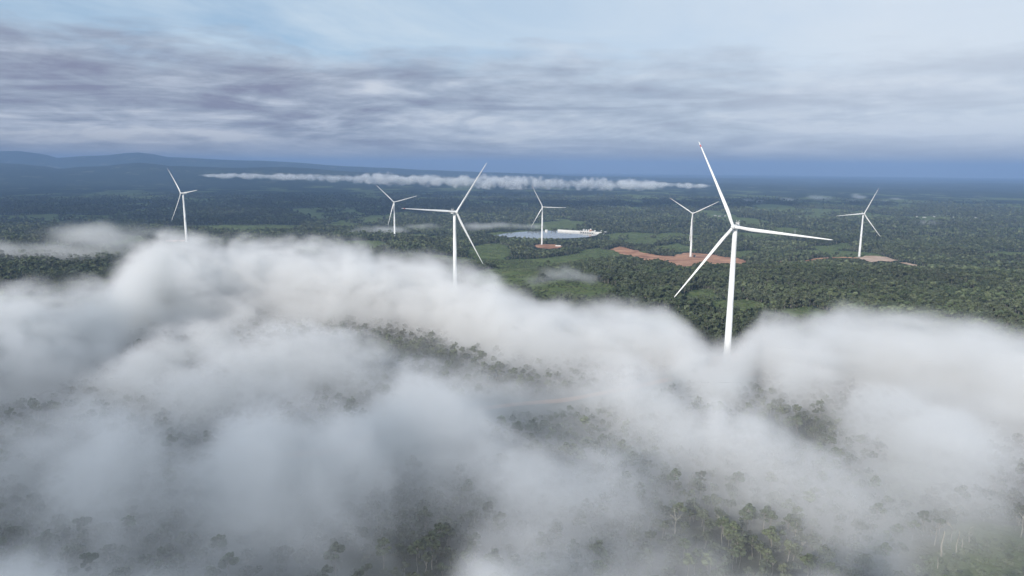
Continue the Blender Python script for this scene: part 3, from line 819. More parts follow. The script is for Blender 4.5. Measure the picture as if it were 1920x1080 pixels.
def fog_field():
    """density of the low fog bank over the near forest, on a world grid"""
    step = 3.2
    mn = np.array([-960.0, 150.0, 96.0]); dims = (601, 335, 59)          # x,y,z
    mx = mn + (np.array(dims) - 1) * step
    mx[2] = mn[2] + (dims[2] - 1) * 2.6
    xs = np.linspace(mn[0], mx[0], dims[0], dtype=np.float32); ys = np.linspace(mn[1], mx[1], dims[1], dtype=np.float32); zs = np.linspace(mn[2], mx[2], dims[2], dtype=np.float32)
    X2, Y2 = np.meshgrid(xs, ys)                                          # (ny,nx)
    r = np.hypot(X2, Y2)
    az = np.arctan2(X2, Y2)
    pxx = 960 + 1300 * np.tan(np.clip(az, -1.1, 1.1))
    # how far the bank reaches and how high it stands, by bearing
    K = np.array([-400, 0, 90, 170, 230, 290, 400, 520, 620, 700, 800, 870, 950, 1010, 1150, 1262, 1310, 1350, 1400, 1450, 1520, 1600, 1700, 1800, 1870, 1930, 2300], float)
    reach = np.array([760, 765, 790, 850, 950, 1010, 1010, 990, 960, 930, 890, 820, 735, 700, 700, 690, 645, 605, 615, 700, 665, 690, 695, 685, 680, 660, 640], float)
    topz = np.array([188, 196, 199, 203, 221, 226, 221, 214, 213, 210, 201, 189, 174, 168, 169, 170, 163, 153, 158, 170, 170, 184, 186, 185, 186, 180, 172], float)
    D = np.interp(pxx, K, reach) + 90 * fbm(X2 / 70, Y2 / 70, octaves=4, seed=101)
    T = np.interp(pxx, K, topz) + 15
    # towards the camera the bank gets lower
    front = sstep(180, 520, r)
    T = (190 + (T - 190) * front) + 17 * fbm(X2 / 130, Y2 / 130, octaves=4, seed=103) + 16 * fbm(X2 / 38, Y2 / 38, octaves=3, seed=108)
    # thick and thin places on the map: pixel of a gap or a thick fold, taken down to the middle of the layer
    m = np.ones_like(X2) * (0.80 + 0.25 * sstep(250, 520, r))
    m = m * np.clip(1.0 + 1.2 * fbm(X2 / 80, Y2 / 110, octaves=4, seed=105), 0.5, 1.6)
    G = ground_z(X2, Y2).astype(np.float32)
    fm = fog_map(X2 + 34 * fbm(X2 / 60, Y2 / 60, octaves=3, seed=141), Y2 + 44 * fbm(X2 / 60, Y2 / 60, octaves=3, seed=142))
    fm = fm + (1.0 - fm) * sstep(0.74, 0.90, r / D) * np.interp(pxx, [1200, 1320, 1410, 1500], [1, 0.6, 0.6, 1])           # the far crest keeps its full height
    T = G - 4 + (T - G + 4) * fm ** 0.75                    # thin places lie low, thick folds stand high
    m = m * np.clip(fm, 0.12, 1.25)
    out = np.empty((dims[2], dims[1], dims[0]), np.float32)
    for k, z in enumerate(zs):
        zz = np.full_like(X2, z)
        wx = X2 + 52 * fbm(X2 / 75, Y2 / 75, zz / 45, octaves=2, seed=130); wy = Y2 + 52 * fbm(X2 / 75, Y2 / 75, zz / 45, octaves=2, seed=135)
        wx, wy = (wx - wy) * 0.42, (wx + wy) * 0.74             # drawn out along the drift of the wind
        e = fbm(wx / 52 + 0.3, wy / 52, zz / 28, octaves=6, gain=0.6, seed=110)
        e2 = 0.32 - 1.5 * np.abs(fbm(wx / 26, wy / 26, zz / 15, octaves=4, gain=0.62, seed=120))
        dep = (T - z) + (25 * e + 25 * e2) * np.clip((T - G) / 40, 0.4, 1.2)
        body = sstep(-4, 28, dep)
        far = 1 - sstep(-120, 30, (r - D) + 1.5 * (z - G - 25))
        d = body * far * m * np.clip(1 + 2.4 * e + 1.9 * e2, 0.08, 2.6)
        d = d * sstep(0.0, 0.22, d)
        veil = 0.085 * sstep(52, 12, z - G) * (1 - sstep(-140, 0, r - D)) * np.clip(1 + 2.4 * e + 1.2 * e2, 0.15, 2)
        d = np.maximum(d, 0) + veil * (0.35 + 0.65 * np.clip(fm, 0, 1))
        d = d * sstep(-10, 5, z - G)
        out[k] = np.where(d < 0.012, 0, d)
    return mn, mx, dims, out


def volume_object(name, mn, mx, dims, dens, mat, label):
    """a loose lattice of points that carries the density, turned into a volume by geometry nodes"""
    n = dims[0] * dims[1] * dims[2]
    me = bpy.data.meshes.new(name)
    me.vertices.add(n)
    co = np.zeros((n, 3), np.float32); co[:, 0] = np.linspace(mn[0], mx[0], n); co[:, 1] = np.linspace(mn[1], mx[1], n); co[:, 2] = np.linspace(mn[2], mx[2], n)
    me.vertices.foreach_set('co', co.ravel())
    at = me.attributes.new('lattice', 'FLOAT', 'POINT'); at.data.foreach_set('value', np.ascontiguousarray(dens, np.float32).ravel())
    me.materials.append(mat)
    o = bpy.data.objects.new(name, me); COL.objects.link(o)
    g = bpy.data.node_groups.new(name + '_lattice', 'GeometryNodeTree')
    g.interface.new_socket('Geometry', in_out='INPUT', socket_type='NodeSocketGeometry')
    g.interface.new_socket('Geometry', in_out='OUTPUT', socket_type='NodeSocketGeometry')
    gi = g.nodes.new('NodeGroupInput'); go = g.nodes.new('NodeGroupOutput'); L = g.links.new
    pos = g.nodes.new('GeometryNodeInputPosition'); sep = g.nodes.new('ShaderNodeSeparateXYZ'); L(pos.outputs[0], sep.inputs[0])

    def mth(op, a, b):
        m = g.nodes.new('ShaderNodeMath'); m.operation = op
        for s, v in ((m.inputs[0], a), (m.inputs[1], b)):
            if isinstance(v, (int, float)): s.default_value = v
            else: L(v, s)
        return m.outputs[0]
    ids = []
    for k in range(3):
        t = mth('MULTIPLY', mth('SUBTRACT', sep.outputs[k], float(mn[k])), (dims[k] - 1) / float(mx[k] - mn[k]))
        t = mth('ROUND', t, 0.0)
        ids.append(mth('MINIMUM', mth('MAXIMUM', t, 0.0), dims[k] - 1.0))

    def to_int(v):
        f = g.nodes.new('FunctionNodeFloatToInt'); f.rounding_mode = 'ROUND'; L(v, f.inputs[0]); return f.outputs[0]

    def imath(op, a, b):
        m = g.nodes.new('FunctionNodeIntegerMath'); m.operation = op
        for s, v in ((m.inputs[0], a), (m.inputs[1], b)):
            if isinstance(v, int): s.default_value = v
            else: L(v, s)
        return m.outputs[0]
    ix, iy, iz = [to_int(v) for v in ids]
    idx = imath('ADD', imath('MULTIPLY', imath('ADD', imath('MULTIPLY', iz, dims[1]), iy), dims[0]), ix)
    na = g.nodes.new('GeometryNodeInputNamedAttribute'); na.data_type = 'FLOAT'; na.inputs[0].default_value = 'lattice'
    si = g.nodes.new('GeometryNodeSampleIndex'); si.data_type = 'FLOAT'; si.domain = 'POINT'
    L(gi.outputs[0], si.inputs['Geometry']); L(na.outputs[0], si.inputs['Value']); L(idx, si.inputs['Index'])
    vc = g.nodes.new('GeometryNodeVolumeCube')
    L(si.outputs[0], vc.inputs['Density']); vc.inputs['Background'].default_value = 0
    vc.inputs['Min'].default_value = tuple(map(float, mn)); vc.inputs['Max'].default_value = tuple(map(float, mx))
    for k, a in enumerate('XYZ'):
        vc.inputs['Resolution ' + a].default_value = dims[k]
    sm = g.nodes.new('GeometryNodeSetMaterial'); sm.inputs['Material'].default_value = mat
    L(vc.outputs[0], sm.inputs[0]); L(sm.outputs[0], go.inputs[0])
    md = o.modifiers.new('lattice', 'NODES'); md.node_group = g
    return tag(o, label, 'fog', kind='stuff')


def volume_material(name, colour, k, back=0.30, g=-0.45):
    """water droplets: an even scatter with a lobe back towards the sun"""
    m = bpy.data.materials.new(name); m.use_nodes = True
    nt = m.node_tree; nt.nodes.clear()
    out = nt.nodes.new('ShaderNodeOutputMaterial'); at = nt.nodes.new('ShaderNodeAttribute'); at.attribute_name = 'density'
    add = nt.nodes.new('ShaderNodeAddShader')
    for i, (w, a) in enumerate(((1 - back, 0.0), (back, g))):
        v = nt.nodes.new('ShaderNodeVolumeScatter'); mu = nt.nodes.new('ShaderNodeMath'); mu.operation = 'MULTIPLY'
        nt.links.new(at.outputs['Fac'], mu.inputs[0]); mu.inputs[1].default_value = k * w; nt.links.new(mu.outputs[0], v.inputs['Density'])
        v.inputs['Color'].default_value = (*colour, 1); v.inputs['Anisotropy'].default_value = a
        nt.links.new(v.outputs[0], add.inputs[i])
    nt.links.new(add.outputs[0], out.inputs['Volume'])
    return m


FOG_K = 0.056
f_mn, f_mx, f_dims, FOG = fog_field()
volume_object('fog', f_mn, f_mx, f_dims, FOG, volume_material('fog_vapour', (0.985, 0.962, 0.976), FOG_K), 'thick grey white fog bank rolling over the near forest')


def fog_depth(P, steps=90):
    """optical depth of the near fog between the camera and points P"""
    P = np.asarray(P, float); s = np.zeros(len(P)); L = np.linalg.norm(P - CAM, axis=1)
    for t in (np.arange(steps) + 0.5) / steps:
        Q = CAM + (P - CAM) * t
        i = np.round((Q - f_mn) / (f_mx - f_mn) * (np.array(f_dims) - 1)).astype(int)
        ok = ((i >= 0) & (i < np.array(f_dims))).all(1)
        i = np.clip(i, 0, np.array(f_dims) - 1)
        s += np.where(ok, FOG[i[:, 2], i[:, 1], i[:, 0]], 0)
    return s * FOG_K * L / steps


def puffs(name, boxes, step, k, label, seed, bottom_flat=True, colour=(0.996, 0.993, 0.996), detail=(1.0, 1.0), tear=0.0):
    """patches of low cloud: each a soft ellipsoid roughened by noise. boxes: (x, y, z, rx, ry, rz, weight, yaw)"""
    b = np.array([q[:6] for q in boxes])
    ext = np.hypot(b[:, 3], b[:, 4]) if any(len(q) > 7 and q[7] for q in boxes) else None
    ex = b[:, 3] if ext is None else ext; ey = b[:, 4] if ext is None else ext
    mn = np.array([(b[:, 0] - 1.25 * ex).min(), (b[:, 1] - 1.25 * ey).min(), (b[:, 2] - 1.1 * b[:, 5]).min()])
    mx = np.array([(b[:, 0] + 1.25 * ex).max(), (b[:, 1] + 1.25 * ey).max(), (b[:, 2] + 1.4 * b[:, 5]).max()])
    st = np.array(step, float)
    dims = tuple(int(v) for v in np.ceil((mx - mn) / st).astype(int) + 1)
    mx = mn + (np.array(dims) - 1) * st
    xs, ys, zs = (np.linspace(mn[i], mx[i], dims[i], dtype=np.float32) for i in range(3))
    X, Y = np.meshgrid(xs, ys); out = np.empty((dims[2], dims[1], dims[0]), np.float32)
    G = ground_z(X, Y)
    n1, n2 = detail
    for kz, z in enumerate(zs):
        zz = np.full_like(X, z)
        e = fbm(X / (n1 * 60), Y / (n1 * 60), zz / (n1 * 42), octaves=5, gain=0.55, seed=seed)
        f = np.zeros_like(X)
        for q in boxes:
            x, y, z0, rx, ry, rz, w = q[:7]; a = q[7] if len(q) > 7 else 0.0
            dx, dy = X - x, Y - y
            u = dx * math.cos(a) + dy * math.sin(a); v = -dx * math.sin(a) + dy * math.cos(a)
            s = 1 - np.sqrt((u / rx) ** 2 + (v / ry) ** 2 + ((z - z0) / rz) ** 2)
            f = np.maximum(f, w * sstep(0.0, n2, s + 1.5 * e))
        f = f * sstep(-6, 6, z - G)
        if tear:
            f = f * np.clip(1 + tear * (e + 0.6 * fbm(X / (n1 * 300), Y / (n1 * 300), octaves=3, seed=seed + 9)), 0.0, 1.8)
        out[kz] = np.where(f < 0.02, 0, f)
    return volume_object(name, mn, mx, dims, out, volume_material(name + '_vapour', colour, k), label)


def pb(px, py, depth, rx, ry, rz, w=1.0, yaw=0.0):
    p = at_depth(px, py, depth)
    return (p[0], p[1], p[2], rx, ry, rz, w, yaw)


# drifting patch on the left and thin wisps between the turbines
puffs('fog', [pb(60, 470, 1450, 260, 130, 26), pb(180, 445, 1500, 170, 120, 34), pb(-60, 472, 1450, 220, 130, 24), pb(290, 437, 1560, 80, 80, 18, 0.5), pb(130, 478, 1400, 160, 90, 18)],
      (9, 9, 5), 0.0085, 'pale fog patch drifting over dark forest at the far left', 200)
puffs('fog', [pb(720, 432, 2650, 130, 90, 20, 1), pb(660, 436, 2650, 70, 80, 12, .7), pb(790, 424, 2700, 120, 80, 14, .8), pb(910, 424, 2800, 130, 90, 17, 1), pb(985, 424, 2850, 120, 80, 13, .7)],
      (10, 10, 5), 0.010, 'thin low wisps of fog left of the lake', 220, detail=(0.9, 1.0))
puffs('fog', [pb(1045, 516, 1230, 62, 55, 17, 1), pb(1090, 520, 1210, 45, 50, 10, .7), pb(1010, 525, 1150, 40, 50, 10, .5), pb(1060, 505, 1260, 25, 30, 18, .6)],
      (5, 5, 3), 0.016, 'small torn fog wisp over the green plantation', 240, detail=(0.6, 1.0))
# long cloud roll in the far plain, ragged and broken
band = []
for px in np.arange(392, 1322, 11):
    wob = float(vnoise(px / 70.0, 0.3, seed=77)); wob2 = float(vnoise(px / 26.0, 5.3, seed=78))
    base = np.interp(px, [400, 700, 1000, 1310], [329.5, 336.5, 345.5, 348.5]) + 2.5 * (wob2 - 0.5)
    hgt = np.interp(px, [395, 430, 560, 800, 1050, 1180, 1250, 1315], [2, 4.5, 6.0, 8.0, 10.0, 8.5, 5.0, 3.0]) * (0.35 + 0.75 * wob + 0.4 * wob2)
    dep = np.interp(px, [400, 1310], [10200, 8400]) + random.uniform(-160, 160)
    band.append(pb(px, base - 0.2 * hgt, dep, random.uniform(70, 150), random.uniform(90, 170), max(24, hgt * dep / FPX * 1.5), 0.4 + 0.6 * wob))
puffs('cloud', band, (12, 22, 8), 0.026, 'long white cloud roll lying across the distant plain', 260, detail=(1.3, 0.9), tear=2.6)
small = [pb(1535, 371, 6200, 120, 170, 30, .8), pb(1478, 374, 6300, 70, 120, 22, .6), pb(1604, 365, 6900, 60, 120, 22, .6), pb(1598, 376, 6000, 70, 110, 18, .7), pb(1615, 370, 6200, 70, 110, 18, .7),
         pb(1682, 373, 6200, 80, 120, 13, .5), pb(1402, 375, 6000, 60, 110, 16, .5), pb(1425, 378, 5900, 60, 110, 13, .5), pb(1660, 376, 6000, 50, 90, 12, .5), pb(1142, 388, 5000, 35, 70, 20, .7), pb(1735, 417, 3600, 90, 80, 12, .5)]
puffs('cloud', small, (16, 24, 8), 0.007, 'scattered small cloud tufts low over the right plain', 280, detail=(1.6, 0.8))

# a raised bank of cloud over the plain on the sun side: it stands above the picture and throws the blue shade on the left plain
SUN_AZ, SUN_EL = R_(215.0), R_(22.0)           # bearing from +Y clockwise: behind the camera on the left
def overcast(items, alt=2300.0, floor=20.0):
    k = (alt - floor) / math.tan(SUN_EL)
    return [(x + k * math.sin(SUN_AZ), y + k * math.cos(SUN_AZ), alt, rx, ry, rz, w, 0.0) for x, y, rx, ry, rz, w in items]


puffs('cloud', overcast([(-2600, 5200, 2300, 1500, 260, 1), (-4200, 7600, 2600, 1900, 300, 1), (-1200, 7600, 2200, 1300, 240, .9), (600, 5600, 2000, 700, 200, .8), (2600, 5900, 1700, 620, 180, .7),
                         (-2600, 3500, 1500, 800, 200, .7), (4600, 6300, 1300, 500, 160, .6)]),
     
      (110, 110, 60), 0.010, 'high grey cloud bank shading the plain on the left', 300, detail=(22.0, 0.6))

puffs('cloud', overcast([(-260, 260, 420, 190, 70, .9), (-60, 290, 290, 120, 60, .9), (-520, 420, 340, 190, 60, .9), (-200, 430, 280, 90, 60, .5), (260, 250, 200, 80, 60, .6)], floor=150.0),  # unseen cloud added behind the camera so its shade darkens the near fog
      (40, 40, 25), 0.022, 'unseen thin cloud added behind the viewer to dim the near fog', 310, detail=(5.0, 1.0))

# ------------------------------------------------------------------ trees
def leaf_faces(rng, blobs, n, size, flat=0.0):
    """n small leaf clumps spread through the volume of several lobes"""
    V = np.empty((n * 4, 3)); wts = np.array([b[3] ** 2 for b in blobs]); wts = wts / wts.sum()
    ch = rng.choice(len(blobs), n, p=wts)
    d = rng.normal(size=(n, 3)); d /= np.linalg.norm(d, axis=1)[:, None]
    rad = rng.uniform(0.45, 1.0, n) ** 0.6
    B = np.array(blobs)[ch]
    c = B[:, :3] + d * (rad * B[:, 3])[:, None] * np.array([1, 1, 0.62])
    nrm = d * 0.9 + rng.normal(size=(n, 3)) * 0.55 + np.array([0, 0, 0.5]); nrm /= np.linalg.norm(nrm, axis=1)[:, None]
    a = np.cross(nrm, rng.normal(size=(n, 3))); a /= np.linalg.norm(a, axis=1)[:, None]; b = np.cross(nrm, a)
    s = size * rng.uniform(0.55, 1.35, n)
    for k, (u, v) in enumerate(((-1, -.6), (.8, -.9), (1, .7), (-.7, 1))):
        V[k::4] = c + a * (u * s)[:, None] + b * (v * s)[:, None]
    F = np.arange(n * 4).reshape(-1, 4)
    return V, F


def tree_kind(seed, h, cw, base, lobes, n, size, lean=0.0, limbs=5, k=7, tr=0.34):
    """(trunk MB, crown verts, faces) for a tree of height h, crown width cw, crown from base*h"""
    rng = np.random.default_rng(seed)
    m = MB(); top = h * 0.86
    ph = rng.uniform(0, 6.28)
    def axis(z):
        return np.array([lean * z * math.cos(ph) + 0.35 * math.sin(z * 0.5 + ph), lean * z * math.sin(ph) + 0.35 * math.cos(z * 0.43 + ph) - 0.35 * math.cos(ph), z])
    zs = np.linspace(-1.0, top, 8)
    m.tube([axis(z) for z in zs], [tr * (1.35 if i == 0 else 1) * (1 - 0.8 * i / 7) for i in range(8)], k)
    blobs = []
    for i in range(lobes):
        a = i * 2.4 + rng.uniform(-.5, .5); q = math.sqrt((i + 0.4) / lobes)
        z = h * base + (h * (1 - base)) * (0.12 + 0.80 * rng.uniform() * (1 - 0.35 * q) + 0.12 * (1 - q))
        r = cw * 0.5 * q * 0.72
        c = axis(h * (base + 0.2)); p = np.array([c[0] + r * math.cos(a), c[1] + r * math.sin(a), z])
        br = cw * rng.uniform(0.10, 0.25)
        blobs.append((*p, br))
        if i < limbs:
            z0 = h * (base * rng.uniform(0.75, 1.0)); s = axis(z0)
            m.tube([s, s + (p - s) * 0.5 + np.array([0, 0, 0.3]), p], [tr * 0.42, tr * 0.28, tr * 0.1], max(4, k - 2))
    V, F = leaf_faces(rng, blobs, n, size)
    return m, V, F


KINDS = []       # name, trunk mesh, crown mesh, height
SPEC = [  # seed h cw base lobes n size mat label
    (1, 17, 12.0, 0.42, 11, 620, 0.62, 'leaf', 'broad dark green rainforest tree seen through thin fog'),
    (2, 21, 10.0, 0.55, 9, 520, 0.60, 'leaf', 'tall dark green tree with a bare lower trunk in thin fog'),
    (3, 13, 10.5, 0.30, 10, 560, 0.58, 'leaf', 'low spreading bushy tree in the misty forest'),
    (4, 24, 11.5, 0.62, 10, 560, 0.62, 'leaf_light', 'tall pale green tree with umbrella crown rising through the mist'),
    (5, 15, 8.5, 0.38, 8, 460, 0.58, 'leaf_light', 'slim light green tree in the misty forest'),
]
for s, h, cw, base, lobes, n, size, mat, lab in SPEC:
    m, V, F = tree_kind(s, h, cw, base, lobes, n, size, lean=0.02)
    tm = bpy.data.meshes.new('trunk'); tm.from_pydata(m.v, [], m.f); tm.materials.append(MAT['bark']); tm.shade_smooth()
    cm = bpy.data.meshes.new('crown'); cm.from_pydata(V.tolist(), [], F.tolist()); cm.materials.append(MAT[mat])
    KINDS.append((tm, cm, h, lab))

# where trees can stand
def tree_ok(x, y, z, h):
    px, py, d = project(np.stack([x, y, z], -1)); hp = h * 0.9 * FPX / d
    ok = field_mask(x, y) < 0.5
    for P in (x, y, 0), :
        pass
    for poly in list(SOIL.values()) + [LAKE]:
        ok &= ~inside(poly, x, y)
    # keep a strip free in front of the pads and shore, as the cleared slopes do
    for poly in [SOIL['main'], SOIL['left_small'], SOIL['pale'], SOIL['west'], SOIL['near'], LAKE]:
        r = np.hypot(x, y)
        for dh in (0.3, 0.6, 0.9, 1.2):
            s = 1 + dh * h / (CAM_Z - z)            # the ground point a crown would cover lies this much farther out
            ok &= ~inside(poly, x * s, y * s)
    for poly in FIELDS:
        s = 1 + 0.55 * h / (CAM_Z - z)
        ok &= ~inside(poly, x * s, y * s)
    for P, wd in TRACKS:
        lo, hi = P.min(0) - 60, P.max(0) + 60
        for q in (0.0, 0.3, 0.6, 0.9, 1.15):
            s_ = 1 + q * h / (CAM_Z - z)
            xx, yy = x * s_, y * s_
            k = np.nonzero((xx > lo[0]) & (xx < hi[0]) & (yy > lo[1]) & (yy < hi[1]))[0]
            if len(k):
                dd = np.min(np.hypot(xx[k, None] - P[None, ::3, 0], yy[k, None] - P[None, ::3, 1]), axis=1)
                ok[k] &= dd > wd + 1.0
    for tx, ty in TURB_XY:
        ok &= np.hypot(x - tx, y - ty) > 22
    return ok


def scatter(r0, r1, spacing, half=47):
    """jittered grid in a sector in front of the camera"""
    g = np.arange(-r1, r1, spacing)
    X, Y = np.meshgrid(g, np.arange(0, r1, spacing))
    X = (X + RNG.uniform(-.5, .5, X.shape) * spacing * 1.1).ravel(); Y = (Y + RNG.uniform(-.5, .5, Y.shape) * spacing * 1.1).ravel()
    r = np.hypot(X, Y); a = np.degrees(np.arctan2(X, Y))
    k = (r > r0) & (r < r1) & (np.abs(a) < half)
    return X[k], Y[k]


X1, Y1 = scatter(150, 720, 6.2)
X2, Y2 = scatter(720, 1800, 6.0, 42)
X3, Y3 = scatter(1800, 3300, 8.4, 40)
X4, Y4 = scatter(3300, 7600, 17.0, 39)
TX = np.concatenate([X1, X2, X3, X4]); TY = np.concatenate([Y1, Y2, Y3, Y4])
TZ = ground_z(TX, TY)
kind = RNG.integers(0, 5, len(TX)); 
stand = fbm(TX / 170, TY / 170, octaves=3, seed=88)
kind = np.where((stand > 0.08) & (RNG.uniform(size=len(TX)) < 0.7), 2, kind)
SCL = RNG.uniform(0.5, 1.05, len(TX)) * (1 + 0.7 * stand)
TR = np.hypot(TX, TY); SCL[TR > 3300] *= 1.45; SCL *= 0.68 + 0.20 * sstep(600, 1100, TR) + 0.06 * sstep(2000, 3000, TR)
TH = np.array([k[2] for k in KINDS])[kind] * SCL
ok = tree_ok(TX, TY, TZ, TH)
# thin the stands so that the canopy has gaps
ok &= RNG.uniform(size=len(TX)) < np.clip(0.92 + 2.0 * fbm(TX / 90, TY / 90, octaves=3, seed=91), 0.3, 1) * (1 - 0.9 * sstep(4200, 7600, TR))
TX, TY, TZ, kind, SCL, TH = TX[ok], TY[ok], TZ[ok], kind[ok], SCL[ok], TH[ok]

# the trees that show largest through the fog become things of their own
px, py, dep = project(np.stack([TX, TY, TZ + TH * 0.7], -1))
cand = np.nonzero((px > 4) & (px < 1916) & (py > 340) & (py < 1100) & (dep < 1500))[0]
tau = fog_depth(np.stack([TX[cand], TY[cand], TZ[cand] + TH[cand] * 0.8], -1))
size = TH[cand] / dep[cand] * (tau < 1.9)
order = np.argsort(-size)[:270]
single = cand[order][size[order] > 0]
ROT = RNG.uniform(0, 2 * math.pi, len(TX))
where = []
for i in single:
    tm, cm, h, lab = KINDS[kind[i]]
    t = empty('tree', (TX[i], TY[i], TZ[i] - 0.2), lab, 'tree', 'trees in the misty near forest', ROT[i])
    t.scale = (SCL[i],) * 3
    for nm, d in (('trunk', tm), ('crown', cm)):
        c = bpy.data.objects.new(nm, d); COL.objects.link(c); c.parent = t
rest = np.setdiff1d(np.arange(len(TX)), single)


# bare dead trees and pale stems
def bare_tree(px, py, h, style, label, tau_r=0.3):
    p = hit_ground(px, py)
    seed = int(px * 7 + py); rng = np.random.default_rng(seed)
    t = empty('bare_tree', (p[0], p[1], p[2] - 0.3), label, 'tree', rz=rng.uniform(0, 6.28) if style == 'fork' else 0)
    m = MB(); lean = rng.uniform(-0.09, 0.12) if style != 'straight' else rng.uniform(-.02, .02)
    zs = np.linspace(0, h, 7)
    cx = [lean * z + 0.25 * math.sin(z * 0.55 + seed) for z in zs]
    pts = [np.array([c, 0.15 * math.sin(z * .4), z]) for c, z in zip(cx, zs)]
    m.tube(pts, [tau_r * (1 - 0.72 * i / 6) for i in range(7)], 8)
    m.build('trunk', MAT['bark_dead'], t, True)
    if style != 'straight':
        b = MB()
        for k in range(7 if style == 'fork' else 4):
            z = h * rng.uniform(0.5, 0.97); s = np.array([np.interp(z, zs, cx), 0, z])
            a = rng.uniform(-1, 1) * 1.2 + (0 if rng.uniform() > .5 else math.pi)
            L = h * rng.uniform(0.16, 0.34)
            d = np.array([math.cos(a), math.sin(a), rng.uniform(0.35, 0.9)])
            mid = s + d * L * 0.5 + np.array([0, 0, .2]); e = s + d * L + np.array([0, 0, L * 0.25])
            b.tube([s, mid, e], [0.15, 0.11, 0.04], 6)
            for q in range(2):
                d2 = d + rng.normal(size=3) * 0.5
                b.tube([mid, mid + d2 * L * 0.4], [0.08, 0.03], 5)
        b.build('branch', MAT['bark_dead'], t, True)
    return t


BARE = [
    (1764, 1043, 13, 'straight', 0.5, 'thick pale bare trunk, tallest of the group in the lower right clearing'),
    (1753, 1023, 11, 'lean', 0.28, 'thin leaning pale trunk left of the thickest trunk in the clearing'),
    (1792, 1042, 13, 'straight', 0.3, 'slender straight pale trunk right of the thickest trunk in the clearing'),
    (1782, 1016, 9, 'fork', 0.22, 'slight pale trunk standing behind the gap between two clearing trunks'),
    (1802, 1033, 7, 'straight', 0.3, 'short pale stump right of the slender straight trunk'),
    (1816, 1018, 8, 'lean', 0.26, 'short leaning pale trunk at the upper rim of the clearing'),
    (1757, 1066, 6, 'straight', 0.24, 'short pale stem low at the left edge of the clearing'),
    (1789, 984, 10, 'fork', 0.24, 'pale forked bare tree above the clearing in mist'),
    (1914, 1008, 11, 'fork', 0.28, 'pale bent bare tree close to the right picture edge'),
    (1357, 1006, 11, 'fork', 0.28, 'pale bare tree with a raised side branch amid green mist'),
    (1265, 1016, 13, 'fork', 0.28, 'crooked pale bare tree with a twiggy top'),
    (1318, 1008, 7, 'straight', 0.22, 'short pale stem right of the crooked bare tree'),
    (1247, 1020, 7, 'straight', 0.24, 'short pale stem left of the crooked bare tree'),
    (1112, 1070, 15, 'straight', 0.22, 'very thin tall pale stem at the bottom edge in mist'),
    (1185, 1042, 9, 'fork', 0.26, 'broken pale tree with crossing limbs in mist'),
    (1020, 1018, 8, 'straight', 0.18, 'faint thin pale stem deep in the fog'),
    (795, 1030, 8, 'straight', 0.2, 'faint thin pale stem in the dark gap, lower left of the fog'),
    (890, 1002, 10, 'straight', 0.18, 'faint thin pale stem right of the dark gap'),
    (1500, 1045, 7, 'fork', 0.26, 'bleached fallen looking tree with twisted limbs in mist'),
    (1078, 765, 9, 'straight', 0.28, 'pale stem on the red bank inside the fog gap'),
]
for x, y, h, st, tr, lab in BARE:
    bare_tree(x, y, h, st, lab, tr)

# the rest of the forest: one object, instanced points
def lod(seed, h, cw, base, lobes, n, size, mat):
    m, V, F = tree_kind(seed, h, cw, base, lobes, n, size, limbs=0, k=4, tr=0.3)
    nv = len(m.v)
    me = bpy.data.meshes.new('forest_tree_mesh')
    me.from_pydata([tuple(v) for v in m.v] + V.tolist(), [], [tuple(f) for f in m.f] + (F + nv).tolist())
    me.materials.append(MAT['bark']); me.materials.append(MAT[mat])
    mi = np.ones(len(me.polygons), np.int32); mi[:len(m.f)] = 0
    me.polygons.foreach_set('material_index', mi)
    return bpy.data.objects.new('forest_tree', me)


